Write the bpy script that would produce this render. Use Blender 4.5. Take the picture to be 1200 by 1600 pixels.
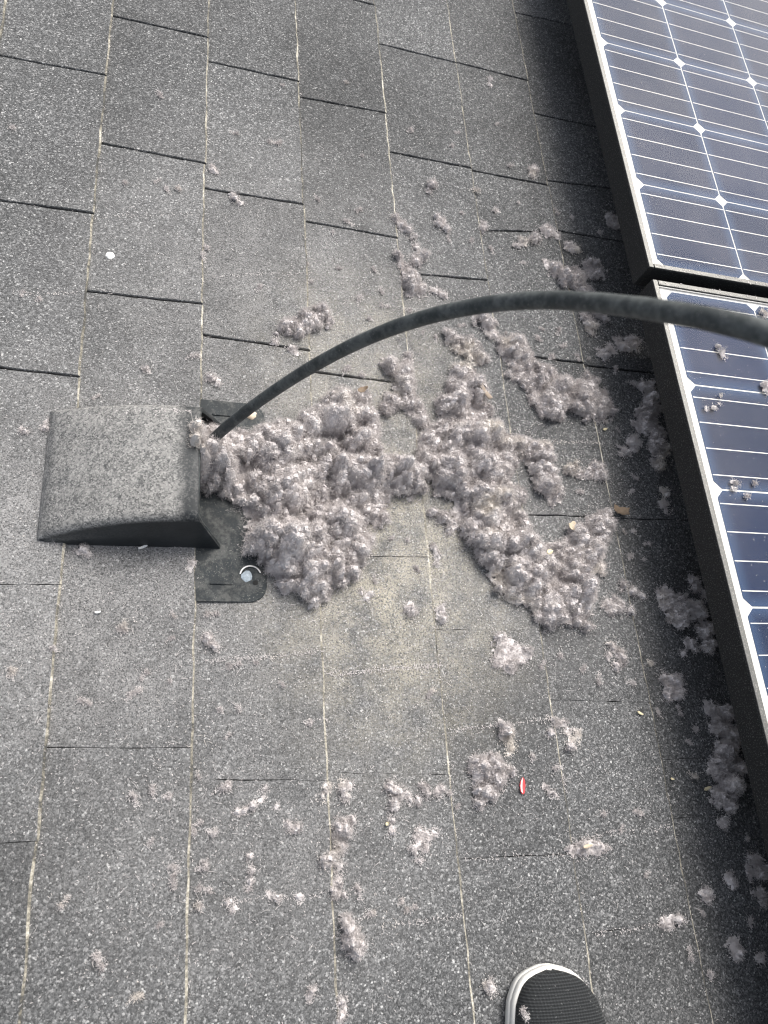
import bpy, bmesh, math, random
import numpy as np
from mathutils import Matrix, Vector

# ------------------------------------------------------------------ set-up
for o in list(bpy.data.objects):
    bpy.data.objects.remove(o, do_unlink=True)
scene = bpy.context.scene
COL = scene.collection
R_ = math.radians
SLOPE = R_(18.7)
# Everything is laid out in the roof's own frame (u down the slope, v along the
# courses, w off the surface); the whole roof is then pitched into the world.
TILT = Matrix.Rotation(SLOPE, 4, 'Y')

# camera: a phone held over the roof
CAM_R = (Matrix.Rotation(0.05395, 4, 'Z') @ Matrix.Rotation(0.38780, 4, 'X')
         @ Matrix.Rotation(-0.32672, 4, 'Y'))
CAM_P = Vector((0.21984, -0.36725, 0.86651))
FPX = 1207.1
cam = bpy.data.cameras.new('camera')
cam.sensor_fit = 'VERTICAL'
cam.sensor_height = 36.0
cam.lens = 36.0 * FPX / 1600.0
cam.clip_start = 0.01
cam.clip_end = 3000
cam.dof.use_dof = True
cam.dof.focus_distance = 1.0
cam.dof.aperture_fstop = 8.0
cam_o = bpy.data.objects.new('camera', cam)
COL.objects.link(cam_o)
cam_o.matrix_world = TILT @ Matrix.Translation(CAM_P) @ CAM_R
scene.camera = cam_o

# sky and one soft sun behind thin cloud
SUN_EL, SUN_AZ = R_(42), R_(42)      # azimuth measured from +x (down the slope) to +y
w = bpy.data.worlds.new('World')
scene.world = w
w.use_nodes = True
nt = w.node_tree
nt.nodes.clear()
sky = nt.nodes.new('ShaderNodeTexSky')
sky.sky_type = 'NISHITA'
sky.sun_disc = False
sky.sun_elevation = SUN_EL
sky.sun_rotation = R_(90) - SUN_AZ
sky.air_density = 1.0
sky.dust_density = 4.0
sky.ozone_density = 0.6
hs = nt.nodes.new('ShaderNodeHueSaturation')
hs.inputs['Saturation'].default_value = 0.45
bg = nt.nodes.new('ShaderNodeBackground')
bg.inputs['Strength'].default_value = 0.135
wo = nt.nodes.new('ShaderNodeOutputWorld')
nt.links.new(sky.outputs[0], hs.inputs['Color'])
nt.links.new(hs.outputs[0], bg.inputs['Color'])
nt.links.new(bg.outputs[0], wo.inputs['Surface'])

sun = bpy.data.lights.new('sun', 'SUN')
sun.energy = 2.05
sun.angle = R_(34)
sun.color = (1.0, 0.968, 0.925)
sun_o = bpy.data.objects.new('sun', sun)
COL.objects.link(sun_o)
sd = Vector((math.cos(SUN_EL) * math.cos(SUN_AZ), math.cos(SUN_EL) * math.sin(SUN_AZ), math.sin(SUN_EL)))
sun_o.rotation_euler = sd.to_track_quat('Z', 'Y').to_euler()
sun_o.location = sd * 6

vs = scene.view_settings
vs.view_transform = 'Standard'
vs.look = 'None'
vs.exposure = 0.80
vs.gamma = 1.0
vs.use_curve_mapping = False
scene.render.engine = 'CYCLES'
scene.cycles.max_bounces = 10
scene.cycles.diffuse_bounces = 6
scene.cycles.filter_width = 1.15
scene.cycles.transparent_max_bounces = 8
scene.render.resolution_x = 768
scene.render.resolution_y = 1024

# ------------------------------------------------------------------ helpers
rng = np.random.default_rng(7)
random.seed(7)
_R = np.array(CAM_R.to_3x3())
_P = np.array(CAM_P)
EXPO = 0.143


def at(x, y, h=0.0):
    """point of the roof frame at height h that the photo shows at pixel x, y"""
    d = _R @ np.array([(x - 600) / FPX, -(y - 800) / FPX, -1.0])
    s = (h - _P[2]) / d[2]
    return _P + d * s


def at_depth(x, y, z):
    return _P + (_R @ np.array([(x - 600) / FPX, -(y - 800) / FPX, -1.0])) * z


def roof_w(u):
    f = (u / EXPO) % 1.0
    return 0.0042 * f


def tag(o, label=None, cat=None, group=None, kind=None):
    if label: o['label'] = label
    if cat: o['category'] = cat
    if group: o['group'] = group
    if kind: o['kind'] = kind
    return o


def link(name, me, mats=(), parent=None):
    o = bpy.data.objects.new(name, me)
    COL.objects.link(o)
    if me is not None and mats and len(me.materials) == 0:
        for m in (mats if isinstance(mats, (list, tuple)) else [mats]):
            me.materials.append(m)
    if parent is not None:
        o.parent = parent
    return o


def empty(name, loc=(0, 0, 0), rz=0):
    o = bpy.data.objects.new(name, None)
    o.empty_display_size = 0.05
    COL.objects.link(o)
    o.location = loc
    o.rotation_euler = (0, 0, rz)
    return o


def mesh_np(name, V, F, smooth=False, midx=None):
    """V (n,3) array, F list of arrays with constant width each (tris / quads)"""
    me = bpy.data.meshes.new(name)
    V = np.asarray(V, np.float32)
    me.vertices.add(len(V))
    me.vertices.foreach_set('co', V.ravel())
    Fs = [np.asarray(f, np.int32) for f in F if len(f)]
    tot = sum(f.size for f in Fs)
    n = sum(len(f) for f in Fs)
    me.loops.add(tot)
    me.loops.foreach_set('vertex_index', np.concatenate([f.ravel() for f in Fs]))
    me.polygons.add(n)
    sizes = np.concatenate([np.full(len(f), f.shape[1], np.int32) for f in Fs])
    starts = np.concatenate([[0], np.cumsum(sizes)[:-1]]).astype(np.int32)
    me.polygons.foreach_set('loop_start', starts)
    if smooth is not False:
        sm = np.full(n, True) if smooth is True else np.asarray(smooth, bool)
        me.polygons.foreach_set('use_smooth', sm)
    if midx is not None:
        me.polygons.foreach_set('material_index', np.asarray(midx, np.int32))
    me.update(calc_edges=True)
    me.validate()
    return me


def bm_mesh(name, bm, smooth=False):
    me = bpy.data.meshes.new(name)
    bmesh.ops.recalc_face_normals(bm, faces=bm.faces[:])
    if smooth:
        for f in bm.faces: f.smooth = True
    bm.to_mesh(me)
    bm.free()
    return me


def box(bm, x0, x1, y0, y1, z0, z1):
    vs_ = [bm.verts.new((x, y, z)) for z in (z0, z1) for x, y in ((x0, y0), (x1, y0), (x1, y1), (x0, y1))]
    for f in ((0, 3, 2, 1), (4, 5, 6, 7), (0, 1, 5, 4), (1, 2, 6, 5), (2, 3, 7, 6), (3, 0, 4, 7)):
        bm.faces.new([vs_[i] for i in f])


def prism(bm, pts, z0, z1):
    a = [bm.verts.new((x, y, z0)) for x, y in pts]
    b = [bm.verts.new((x, y, z1)) for x, y in pts]
    bm.faces.new(b)
    bm.faces.new(a[::-1])
    n = len(pts)
    for i in range(n):
        bm.faces.new((a[i], a[(i + 1) % n], b[(i + 1) % n], b[i]))


# numpy noise -------------------------------------------------------
_T = np.random.default_rng(99).random((256, 256)).astype(np.float64)
_TX = np.random.default_rng(98).random((256, 256))
_TY = np.random.default_rng(97).random((256, 256))


def vnoise(x, y, seed=0):
    x = x + seed * 17.31; y = y + seed * 5.77
    xi = np.floor(x).astype(int); yi = np.floor(y).astype(int)
    fx = x - xi; fy = y - yi
    fx = fx * fx * (3 - 2 * fx); fy = fy * fy * (3 - 2 * fy)
    a = _T[xi % 256, yi % 256]; b = _T[(xi + 1) % 256, yi % 256]
    c = _T[xi % 256, (yi + 1) % 256]; d = _T[(xi + 1) % 256, (yi + 1) % 256]
    return (a + (b - a) * fx) * (1 - fy) + (c + (d - c) * fx) * fy


def fbm(x, y, seed=0, oct=4):
    s = 0; a = 0.5
    for k in range(oct):
        s = s + a * (vnoise(x * 2 ** k, y * 2 ** k, seed + k * 3) - 0.5) * 2
        a *= 0.5
    return s


def worley(x, y, seed=0):
    """distance to the nearest jittered point, about 0..0.9, and that point's own random"""
    x = x + seed * 13.7; y = y + seed * 7.9
    xi = np.floor(x).astype(int); yi = np.floor(y).astype(int)
    best = np.full(x.shape, 9.0)
    for dx in (-1, 0, 1):
        for dy in (-1, 0, 1):
            cx = xi + dx; cy = yi + dy
            px = cx + _TX[cx % 256, cy % 256]; py = cy + _TY[cx % 256, cy % 256]
            best = np.minimum(best, (px - x) ** 2 + (py - y) ** 2)
    return np.sqrt(best)


# ------------------------------------------------------------------ materials
def mat(name):
    m = bpy.data.materials.new(name)
    m.use_nodes = True
    t = m.node_tree
    t.nodes.clear()
    out = t.nodes.new('ShaderNodeOutputMaterial')
    return m, t, out


class N:
    """tiny node-graph helper"""
    def __init__(self, t): self.t = t
    def new(self, typ, **kw):
        n = self.t.nodes.new(typ)
        for k, v in kw.items(): setattr(n, k, v)
        return n
    def set(self, sock, v):
        if hasattr(v, 'links') or isinstance(v, bpy.types.NodeSocket): self.t.links.new(v, sock)
        else: sock.default_value = v
    def math(self, op, a, b=0.0, clamp=False):
        n = self.new('ShaderNodeMath', operation=op); n.use_clamp = clamp
        self.set(n.inputs[0], a); self.set(n.inputs[1], b)
        return n.outputs[0]
    def noise(self, vec, scale, detail=3, rough=0.55):
        n = self.new('ShaderNodeTexNoise'); self.set(n.inputs['Vector'], vec)
        n.inputs['Scale'].default_value = scale; n.inputs['Detail'].default_value = detail
        n.inputs['Roughness'].default_value = rough
        return n.outputs['Fac']
    def voronoi(self, vec, scale, feature='F1'):
        n = self.new('ShaderNodeTexVoronoi', feature=feature); self.set(n.inputs['Vector'], vec)
        n.inputs['Scale'].default_value = scale
        return n
    def ramp(self, fac, stops):
        n = self.new('ShaderNodeValToRGB'); self.set(n.inputs[0], fac)
        e = n.color_ramp.elements
        while len(e) > 1: e.remove(e[-1])
        for i, (p, c) in enumerate(stops):
            if i == 0: el = e[0]; el.position = p
            else: el = e.new(p)
            el.color = (*c, 1) if len(c) == 3 else c
        return n.outputs[0]
    def mix(self, fac, a, b, blend='MIX'):
        n = self.new('ShaderNodeMix', data_type='RGBA', blend_type=blend)
        self.set(n.inputs['Factor'], fac); self.set(n.inputs['A'] if False else n.inputs[6], a); self.set(n.inputs[7], b)
        return n.outputs[2]
    def maprange(self, v, a, b, c=0.0, d=1.0):
        n = self.new('ShaderNodeMapRange', interpolation_type='SMOOTHSTEP')
        self.set(n.inputs[0], v)
        for i, x in enumerate((a, b, c, d)): n.inputs[i + 1].default_value = x
        return n.outputs[0]
    def bsdf(self, out, **kw):
        b = self.new('ShaderNodeBsdfPrincipled')
        for k, v in kw.items(): self.set(b.inputs[k.replace('_', ' ')], v)
        if out: self.t.links.new(b.outputs[0], out.inputs[0])
        return b
    def bump(self, h, strength, dist):
        n = self.new('ShaderNodeBump'); self.set(n.inputs['Height'], h)
        n.inputs['Strength'].default_value = strength; n.inputs['Distance'].default_value = dist
        return n.outputs[0]
    def roof_pos(self):
        g = self.new('ShaderNodeNewGeometry')
        m = self.new('ShaderNodeVectorRotate', rotation_type='Y_AXIS')
        self.t.links.new(g.outputs['Position'], m.inputs['Vector'])
        m.inputs['Angle'].default_value = -SLOPE
        return m.outputs[0]
    def ellipse(self, pos, cu, cv, ru, rv, inner=0.0):
        s = self.new('ShaderNodeVectorMath', operation='SUBTRACT'); self.set(s.inputs[0], pos); s.inputs[1].default_value = (cu, cv, 0)
        k = self.new('ShaderNodeVectorMath', operation='MULTIPLY'); self.t.links.new(s.outputs[0], k.inputs[0]); k.inputs[1].default_value = (1 / ru, 1 / rv, 0)
        l = self.new('ShaderNodeVectorMath', operation='LENGTH'); self.t.links.new(k.outputs[0], l.inputs[0])
        return self.maprange(l.outputs['Value'], 1.0, inner)


def c3(*a): return (*a, 1.0)


def make_shingle_mat():
    m, t, out = mat('asphalt_granules')
    n = N(t)
    p = n.roof_pos()
    v1 = n.voronoi(p, 560)
    sep = n.new('ShaderNodeSeparateColor'); t.links.new(v1.outputs['Color'], sep.inputs[0])
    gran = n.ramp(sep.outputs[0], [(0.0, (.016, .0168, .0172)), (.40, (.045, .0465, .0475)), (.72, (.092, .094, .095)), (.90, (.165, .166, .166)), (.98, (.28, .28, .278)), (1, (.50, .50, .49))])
    v2 = n.voronoi(p, 1000)
    sep2 = n.new('ShaderNodeSeparateColor'); t.links.new(v2.outputs['Color'], sep2.inputs[0])
    fine = n.ramp(sep2.outputs[1], [(0, (.020, .021, .0215)), (.6, (.062, .0635, .0645)), (.92, (.14, .14, .14)), (1, (.34, .34, .34))])
    col = n.mix(0.42, gran, fine)
    # scuffed and blotchy patches
    big = n.noise(p, 5.0, 4, .6)
    mid = n.noise(p, 38.0, 3, .6)
    oi = n.new('ShaderNodeObjectInfo')
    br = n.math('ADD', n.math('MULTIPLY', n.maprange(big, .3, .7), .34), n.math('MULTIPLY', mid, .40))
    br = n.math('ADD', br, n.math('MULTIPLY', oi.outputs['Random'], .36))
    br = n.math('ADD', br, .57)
    bc = n.new('ShaderNodeCombineColor')
    for i in range(3): t.links.new(br, bc.inputs[i])
    col = n.mix(1.0, col, bc.outputs[0], 'MULTIPLY')
    # tan dust blown out of the duct, pale lint dust whose spread also paints in shade at bottom right and top left
    e1 = n.ellipse(p, .52, -.05, .25, .34, .15)
    e2 = n.ellipse(p, .50, .20, .22, .26, .1)
    e3 = n.ellipse(p, .63, -.02, .12, .20, .1)
    dn = n.noise(p, 22, 4, .65)
    fn = n.noise(p, 560, 2, .6)
    tan = n.math('MAXIMUM', n.math('MAXIMUM', e1, n.math('MULTIPLY', e2, .6)), n.math('MULTIPLY', e3, .7))
    tan = n.math('MULTIPLY', tan, n.maprange(dn, .25, .7))
    tan = n.math('MULTIPLY', tan, n.maprange(fn, .34, .58))
    tan = n.math('MULTIPLY', tan, .92, True)
    col = n.mix(tan, col, c3(.385, .355, .285))
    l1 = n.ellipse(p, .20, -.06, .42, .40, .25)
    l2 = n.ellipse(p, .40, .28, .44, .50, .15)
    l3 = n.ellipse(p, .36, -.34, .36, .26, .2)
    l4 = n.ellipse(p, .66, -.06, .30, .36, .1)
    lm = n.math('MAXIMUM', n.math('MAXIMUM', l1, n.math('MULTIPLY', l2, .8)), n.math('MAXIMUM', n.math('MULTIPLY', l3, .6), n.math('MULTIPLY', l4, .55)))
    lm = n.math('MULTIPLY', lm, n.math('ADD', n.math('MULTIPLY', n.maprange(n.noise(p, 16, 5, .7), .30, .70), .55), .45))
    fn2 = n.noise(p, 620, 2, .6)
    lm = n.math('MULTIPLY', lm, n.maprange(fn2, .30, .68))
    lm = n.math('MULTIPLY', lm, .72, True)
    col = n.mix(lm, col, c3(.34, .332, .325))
    h = n.math('ADD', n.math('MULTIPLY', sep.outputs[0], .7), n.math('MULTIPLY', v1.outputs['Distance'], -1.1))
    h = n.math('ADD', h, n.math('MULTIPLY', mid, 1.2))
    nb = n.bump(h, .45, .0007)
    n.bsdf(out, Base_Color=col, Roughness=.88, Normal=nb, Specular_IOR_Level=.35)
    return m


def make_edge_mat():
    m, t, out = mat('shingle_edge')
    n = N(t)
    p = n.roof_pos()
    a = n.noise(p, 60, 4, .7)
    b = n.noise(p, 420, 2, .6)
    f = n.math('ADD', n.math('MULTIPLY', a, .75), n.math('MULTIPLY', b, .45))
    f = n.math('ADD', f, n.math('MULTIPLY', n.math('SUBTRACT', n.noise(p, 6, 3, .6), .52), .75))
    col = n.ramp(f, [(.44, (.05, .05, .047)), (.56, (.15, .14, .115)), (.68, (.31, .29, .24)), (.80, (.52, .50, .44))])
    n.bsdf(out, Base_Color=col, Roughness=.95, Normal=n.bump(b, .5, .001))
    return m


def make_lint_mat(name, fibre=False):
    m, t, out = mat(name)
    n = N(t)
    p = n.roof_pos()
    a = n.noise(p, 34, 4, .6)
    b = n.noise(p, 190, 3, .65)
    k = n.noise(p, 13, 2, .5)
    col = n.ramp(a, [(.28, (.46, .428, .42)), (.48, (.57, .535, .525)), (.66, (.65, .617, .605)), (.8, (.56, .515, .475))])
    col = n.mix(n.maprange(k, .58, .74, 0, .55), col, c3(.70, .65, .57))
    br = n.ramp(b, [(.3, (.80, .80, .80)), (.68, (1.06, 1.06, 1.06))])
    col = n.mix(1.0, col, br, 'MULTIPLY')
    if fibre:
        d = n.new('ShaderNodeBsdfDiffuse'); t.links.new(col, d.inputs[0])
        tr = n.new('ShaderNodeBsdfTranslucent'); t.links.new(col, tr.inputs[0])
        mx = n.new('ShaderNodeMixShader'); mx.inputs[0].default_value = .28
        t.links.new(d.outputs[0], mx.inputs[1]); t.links.new(tr.outputs[0], mx.inputs[2])
        t.links.new(mx.outputs[0], out.inputs[0])
    else:
        c = n.noise(p, 600, 2, .7)
        nb = n.bump(n.math('ADD', b, n.math('MULTIPLY', c, .5)), .6, .003)
        n.bsdf(out, Base_Color=col, Roughness=1.0, Normal=nb, Specular_IOR_Level=.05)
    return m


def make_plastic(name, base, dusty=False, rough=.5):
    m, t, out = mat(name)
    n = N(t)
    p = n.roof_pos()
    a = n.noise(p, 16, 5, .65)
    b = n.noise(p, 210, 3, .65)
    col = n.mix(n.maprange(a, .3, .7), c3(*[x * .75 for x in base]), c3(*[x * 1.35 for x in base]))
    rgh = rough
    if dusty:
        # settled lint dust: thick on the slanting top, wiped off along the front lip
        sp = n.new('ShaderNodeSeparateXYZ'); t.links.new(p, sp.inputs[0])
        wob = n.math('MULTIPLY', n.math('SUBTRACT', n.noise(p, 30, 4, .7), .5), .045)
        front = n.maprange(n.math('ADD', sp.outputs[0], wob), .272, .248)
        geo = n.new('ShaderNodeNewGeometry')
        vr = n.new('ShaderNodeVectorRotate', rotation_type='Y_AXIS'); vr.inputs['Angle'].default_value = -SLOPE
        t.links.new(geo.outputs['Normal'], vr.inputs['Vector'])
        sn = n.new('ShaderNodeSeparateXYZ'); t.links.new(vr.outputs[0], sn.inputs[0])
        up = n.maprange(sn.outputs[2], .15, .55)
        f = n.math('MULTIPLY', front, up)
        g = n.maprange(n.math('ADD', n.math('MULTIPLY', n.noise(p, 300, 3, .7), .75), n.math('MULTIPLY', n.noise(p, 45, 5, .75), .55)), .62, .76)
        vg = n.voronoi(p, 620); sg = n.new('ShaderNodeSeparateColor'); t.links.new(vg.outputs['Color'], sg.inputs[0])
        speck = n.math('POWER', sg.outputs[0], 1.6)
        patch = n.maprange(n.noise(p, 70, 5, .75), .30, .68)
        base_d = n.math('MULTIPLY', n.math('MULTIPLY', f, .80), n.math('ADD', n.math('MULTIPLY', speck, .70), n.math('ADD', n.math('MULTIPLY', patch, .26), .06)))
        blot = n.math('MULTIPLY', n.math('MULTIPLY', n.math('ADD', n.math('MULTIPLY', front, .75), .25), up), g)
        fac = n.math('MAXIMUM', base_d, n.math('MULTIPLY', blot, .55), True)
        col = n.mix(fac, col, c3(.42, .41, .39))
        rgh = n.math('ADD', n.math('MULTIPLY', fac, .45), rough)
    else:
        f = n.math('MULTIPLY', n.maprange(n.noise(p, 700, 2, .6), .60, .72), n.maprange(a, .35, .65))
        col = n.mix(n.math('MULTIPLY', f, .75), col, c3(.30, .29, .26))
        col = n.mix(n.math('MULTIPLY', n.maprange(n.noise(p, 55, 5, .75), .44, .66), .22), col, c3(.25, .245, .225))
    n.bsdf(out, Base_Color=col, Roughness=rgh, Normal=n.bump(b, .25, .0008), Specular_IOR_Level=.28)
    return m


def make_rod():
    m, t, out = mat('scuffed_grey_rod')
    n = N(t)
    p = n.roof_pos()
    a = n.noise(p, 26, 5, .7); b = n.noise(p, 170, 4, .75)
    f = n.maprange(n.math('ADD', n.math('MULTIPLY', a, .6), n.math('MULTIPLY', b, .5)), .45, .68)
    col = n.mix(f, c3(.028, .034, .035), c3(.095, .104, .102))
    sc = n.maprange(n.noise(p, 520, 3, .7), .64, .72)
    col = n.mix(n.math('MULTIPLY', sc, .6), col, c3(.36, .35, .33))
    n.bsdf(out, Base_Color=col, Roughness=.62, Normal=n.bump(b, .25, .0006), Specular_IOR_Level=.4)
    return m


def make_cell():
    m, t, out = mat('solar_cell')
    n = N(t)
    tc = n.new('ShaderNodeTexCoord')
    sp = n.new('ShaderNodeSeparateXYZ'); t.links.new(tc.outputs['Object'], sp.inputs[0])
    ax = n.math('ABSOLUTE', sp.outputs[0]); ay = n.math('ABSOLUTE', sp.outputs[1])
    e = n.math('MAXIMUM', ax, ay)
    rim = n.maprange(e, .058, .079)
    p = n.roof_pos()
    oi = n.new('ShaderNodeObjectInfo')
    base = n.mix(oi.outputs['Random'], c3(.007, .022, .072), c3(.010, .022, .058))
    col = n.mix(n.math("MULTIPLY", rim, .5), base, c3(.05, .10, .20))  # pale rim: coating edge plus the backsheet's reflection painted into the colour
    n.bsdf(out, Base_Color=col, Roughness=.5, Specular_IOR_Level=.0)
    return m


def make_glass():
    """dusty front glass: mirror-smooth coat, faint grey dust film and specks"""
    m, t, out = mat('panel_glass')
    n = N(t)
    p = n.roof_pos()
    tr = n.new('ShaderNodeBsdfTransparent')
    gl = n.new('ShaderNodeBsdfGlossy'); gl.inputs['Roughness'].default_value = .05
    fr = n.new('ShaderNodeFresnel'); fr.inputs['IOR'].default_value = 1.31
    m1 = n.new('ShaderNodeMixShader'); t.links.new(fr.outputs[0], m1.inputs[0])
    t.links.new(tr.outputs[0], m1.inputs[1]); t.links.new(gl.outputs[0], m1.inputs[2])
    haze = n.new('ShaderNodeBsdfGlossy'); haze.inputs['Roughness'].default_value = .42
    haze.inputs['Color'].default_value = (.85, .80, .76, 1)
    m2 = n.new('ShaderNodeMixShader')
    fz = n.math('MULTIPLY', n.maprange(n.noise(p, 9, 5, .6), .25, .75), .05)
    n.set(m2.inputs[0], n.math('MULTIPLY', fz, .25))
    t.links.new(m1.outputs[0], m2.inputs[1]); t.links.new(haze.outputs[0], m2.inputs[2])
    v = n.voronoi(p, 150)
    sep = n.new('ShaderNodeSeparateColor'); t.links.new(v.outputs['Color'], sep.inputs[0])
    rad = n.math('MULTIPLY', n.maprange(sep.outputs[0], .70, 1.0), .16)
    sp = n.math('LESS_THAN', v.outputs['Distance'], rad)
    film = n.math('ADD', n.math('MULTIPLY', sp, .40), .006, True)
    df = n.new('ShaderNodeBsdfDiffuse'); df.inputs[0].default_value = (.48, .46, .45, 1)
    m3 = n.new('ShaderNodeMixShader'); t.links.new(film, m3.inputs[0])
    t.links.new(m2.outputs[0], m3.inputs[1]); t.links.new(df.outputs[0], m3.inputs[2])
    t.links.new(m3.outputs[0], out.inputs[0])
    return m


def make_plain(name, col, rough=.6, metal=0.0, var=.25, scale=80, bump=.2, spec=.5, dust=0.0):
    m, t, out = mat(name)
    n = N(t)
    p = n.roof_pos()
    a = n.noise(p, scale, 4, .6)
    c = n.mix(a, c3(*[x * (1 - var) for x in col]), c3(*[min(1, x * (1 + var)) for x in col]))
    if dust:
        f = n.math('MULTIPLY', n.maprange(n.noise(p, 520, 3, .7), .52, .70), dust)
        c = n.mix(f, c, c3(.30, .29, .275))
    n.bsdf(out, Base_Color=c, Roughness=rough, Metallic=metal, Normal=n.bump(n.noise(p, scale * 6, 2), bump, .0006), Specular_IOR_Level=spec)
    return m


def make_knit():
    m, t, out = mat('black_knit')
    n = N(t)
    tc = n.new('ShaderNodeTexCoord')
    wv = n.new('ShaderNodeTexWave', wave_type='BANDS', bands_direction='Y')
    t.links.new(tc.outputs['Object'], wv.inputs[0])
    wv.inputs['Scale'].default_value = 120; wv.inputs['Distortion'].default_value = 1.5
    wv.inputs['Detail Scale'].default_value = 30
    w2 = n.new('ShaderNodeTexWave', wave_type='BANDS', bands_direction='X')
    t.links.new(tc.outputs['Object'], w2.inputs[0]); w2.inputs['Scale'].default_value = 95
    h = n.math('ADD', wv.outputs['Fac'], n.math('MULTIPLY', w2.outputs['Fac'], .3))
    col = n.ramp(n.math('MULTIPLY', h, .75), [(.1, (.008, .009, .010)), (.6, (.022, .025, .027)), (1, (.045, .049, .051))])
    sp = n.maprange(n.noise(tc.outputs['Object'], 420, 2), .66, .74)
    col = n.mix(n.math('MULTIPLY', sp, .6), col, c3(.3, .3, .3))
    n.bsdf(out, Base_Color=col, Roughness=.95, Normal=n.bump(h, .8, .0018))
    return m


M = {
    'shingle': make_shingle_mat(), 'edge': make_edge_mat(),
    'lint': make_lint_mat('grey_lint'), 'fibre': make_lint_mat('lint_fibre', True),
    'hood': make_plastic('weathered_black_plastic', (.020, .023, .025), True),
    'flange': make_plastic('black_plastic', (.014, .0185, .021), False, .65),
    'lipplastic': make_plastic('lip_plastic', (.026, .031, .033), False, .5),
    'rod': make_rod(),
    'cell': make_cell(), 'glass': make_glass(),
    'frame': make_plain('black_anodised', (.010, .011, .0115), .6, .0, dust=.3, spec=.3),
    'lip': make_plain('frame_face', (.10, .10, .095), .42, .5, dust=.6),
    'backsheet': make_plain('white_backsheet', (.80, .80, .77), .5, var=.03),
    'busbar': make_plain('silver_ribbon', (.70, .70, .68), .4, .2, var=.05),
    'rubber': make_plain('white_sole_rubber', (.60, .59, .555), .65, var=.16, dust=.25),
    'knit': make_knit(),
    'alu': make_plain('aluminium', (.45, .45, .45), .4, .8),
    'dark': make_plain('duct_dark', (.012, .012, .012), .9),
    'steel': make_plain('nail_steel', (.30, .35, .39), .6, .0, var=.8, scale=330),
    'caulk': make_plain('cream_caulk', (.62, .52, .40), .8, scale=300),
    'orange': make_plain('orange_brown_stain', (.34, .20, .07), .8, scale=400),
    'leaf': make_plain('dry_leaf', (.17, .125, .085), .8, var=.4, scale=200),
    'leafpale': make_plain('pale_leaf', (.50, .42, .31), .8, scale=200),
    'bark': make_plain('bark', (.26, .21, .165), .9, var=.5, scale=160),
    'seed': make_plain('seed', (.66, .58, .38), .7),
    'white': make_plain('chalk_white', (.80, .80, .78), .9, scale=300),
    'red': make_plain('red_paint', (.62, .06, .065), .5),
    'ground': make_plain('ground_soil', (.16, .15, .12), .95, scale=.6, var=.4),
}

# ------------------------------------------------------------------ the roof
gm = bpy.data.meshes.new('ground')
gm.from_pydata([(-900, -900, 0), (900, -900, 0), (900, 900, 0), (-900, 900, 0)], [], [(0, 1, 2, 3)])
ground = link('ground', gm, M['ground'])
ground.location = (0, 0, -4.6)
tag(ground, 'bare ground far below the roof', None, None, 'structure')
NO_TILT = {ground, cam_o, sun_o}

bm = bmesh.new()
box(bm, -4.5, 5.0, -5.0, 6.0, -.22, -.0135)
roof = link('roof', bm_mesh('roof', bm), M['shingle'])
tag(roof, 'pitched roof deck clad with dark grey asphalt shingles', None, None, 'structure')

SEAMS = {  # where the tabs of each course part, read off the photograph
    0: [(.667, .667), (.410, .410), (.164, .158), (-.106, -.103), (-.357, -.358)],
    1: [(.799, .794), (.540, .533), (.287, .287), (.02, .02), (-.271, -.278)],
    2: [(.747, .742), (.490, .488), (.242, .233), (-.02, -.02), (-.308, -.318)],
    3: [(.973, .973), (.712, .713), (.461, .454), (.204, .196), (-.059, -.057), (-.308, -.319)],
    4: [(.883, .875), (.633, .628), (.390, .400), (.13, .13), (-.150, -.151), (-.406, -.413)],
    5: [(.883, .875), (.628, .624), (.497, .523), (.270, .268), (.010, .012), (-.237, -.245), (-.496, -.493)],
    6: [(1.063, 1.066), (.798, .794), (.638, .648), (.530, .528), (.267, .265), (.012, .014), (-.315, -.317), (-.384, -.387), (-.62, -.62)],
}


def edge_pts(a, b, n, amp, seed):
    a = np.array(a); b = np.array(b)
    d = b - a; L = np.linalg.norm(d); nrm = np.array([-d[1], d[0]]) / L
    out = []
    for i in range(n + 1):
        s = i / n
        k = 0 if i in (0, n) else amp * (random.random() - .5) * 2
        out.append(a + d * s + nrm * k)
    return out


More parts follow.
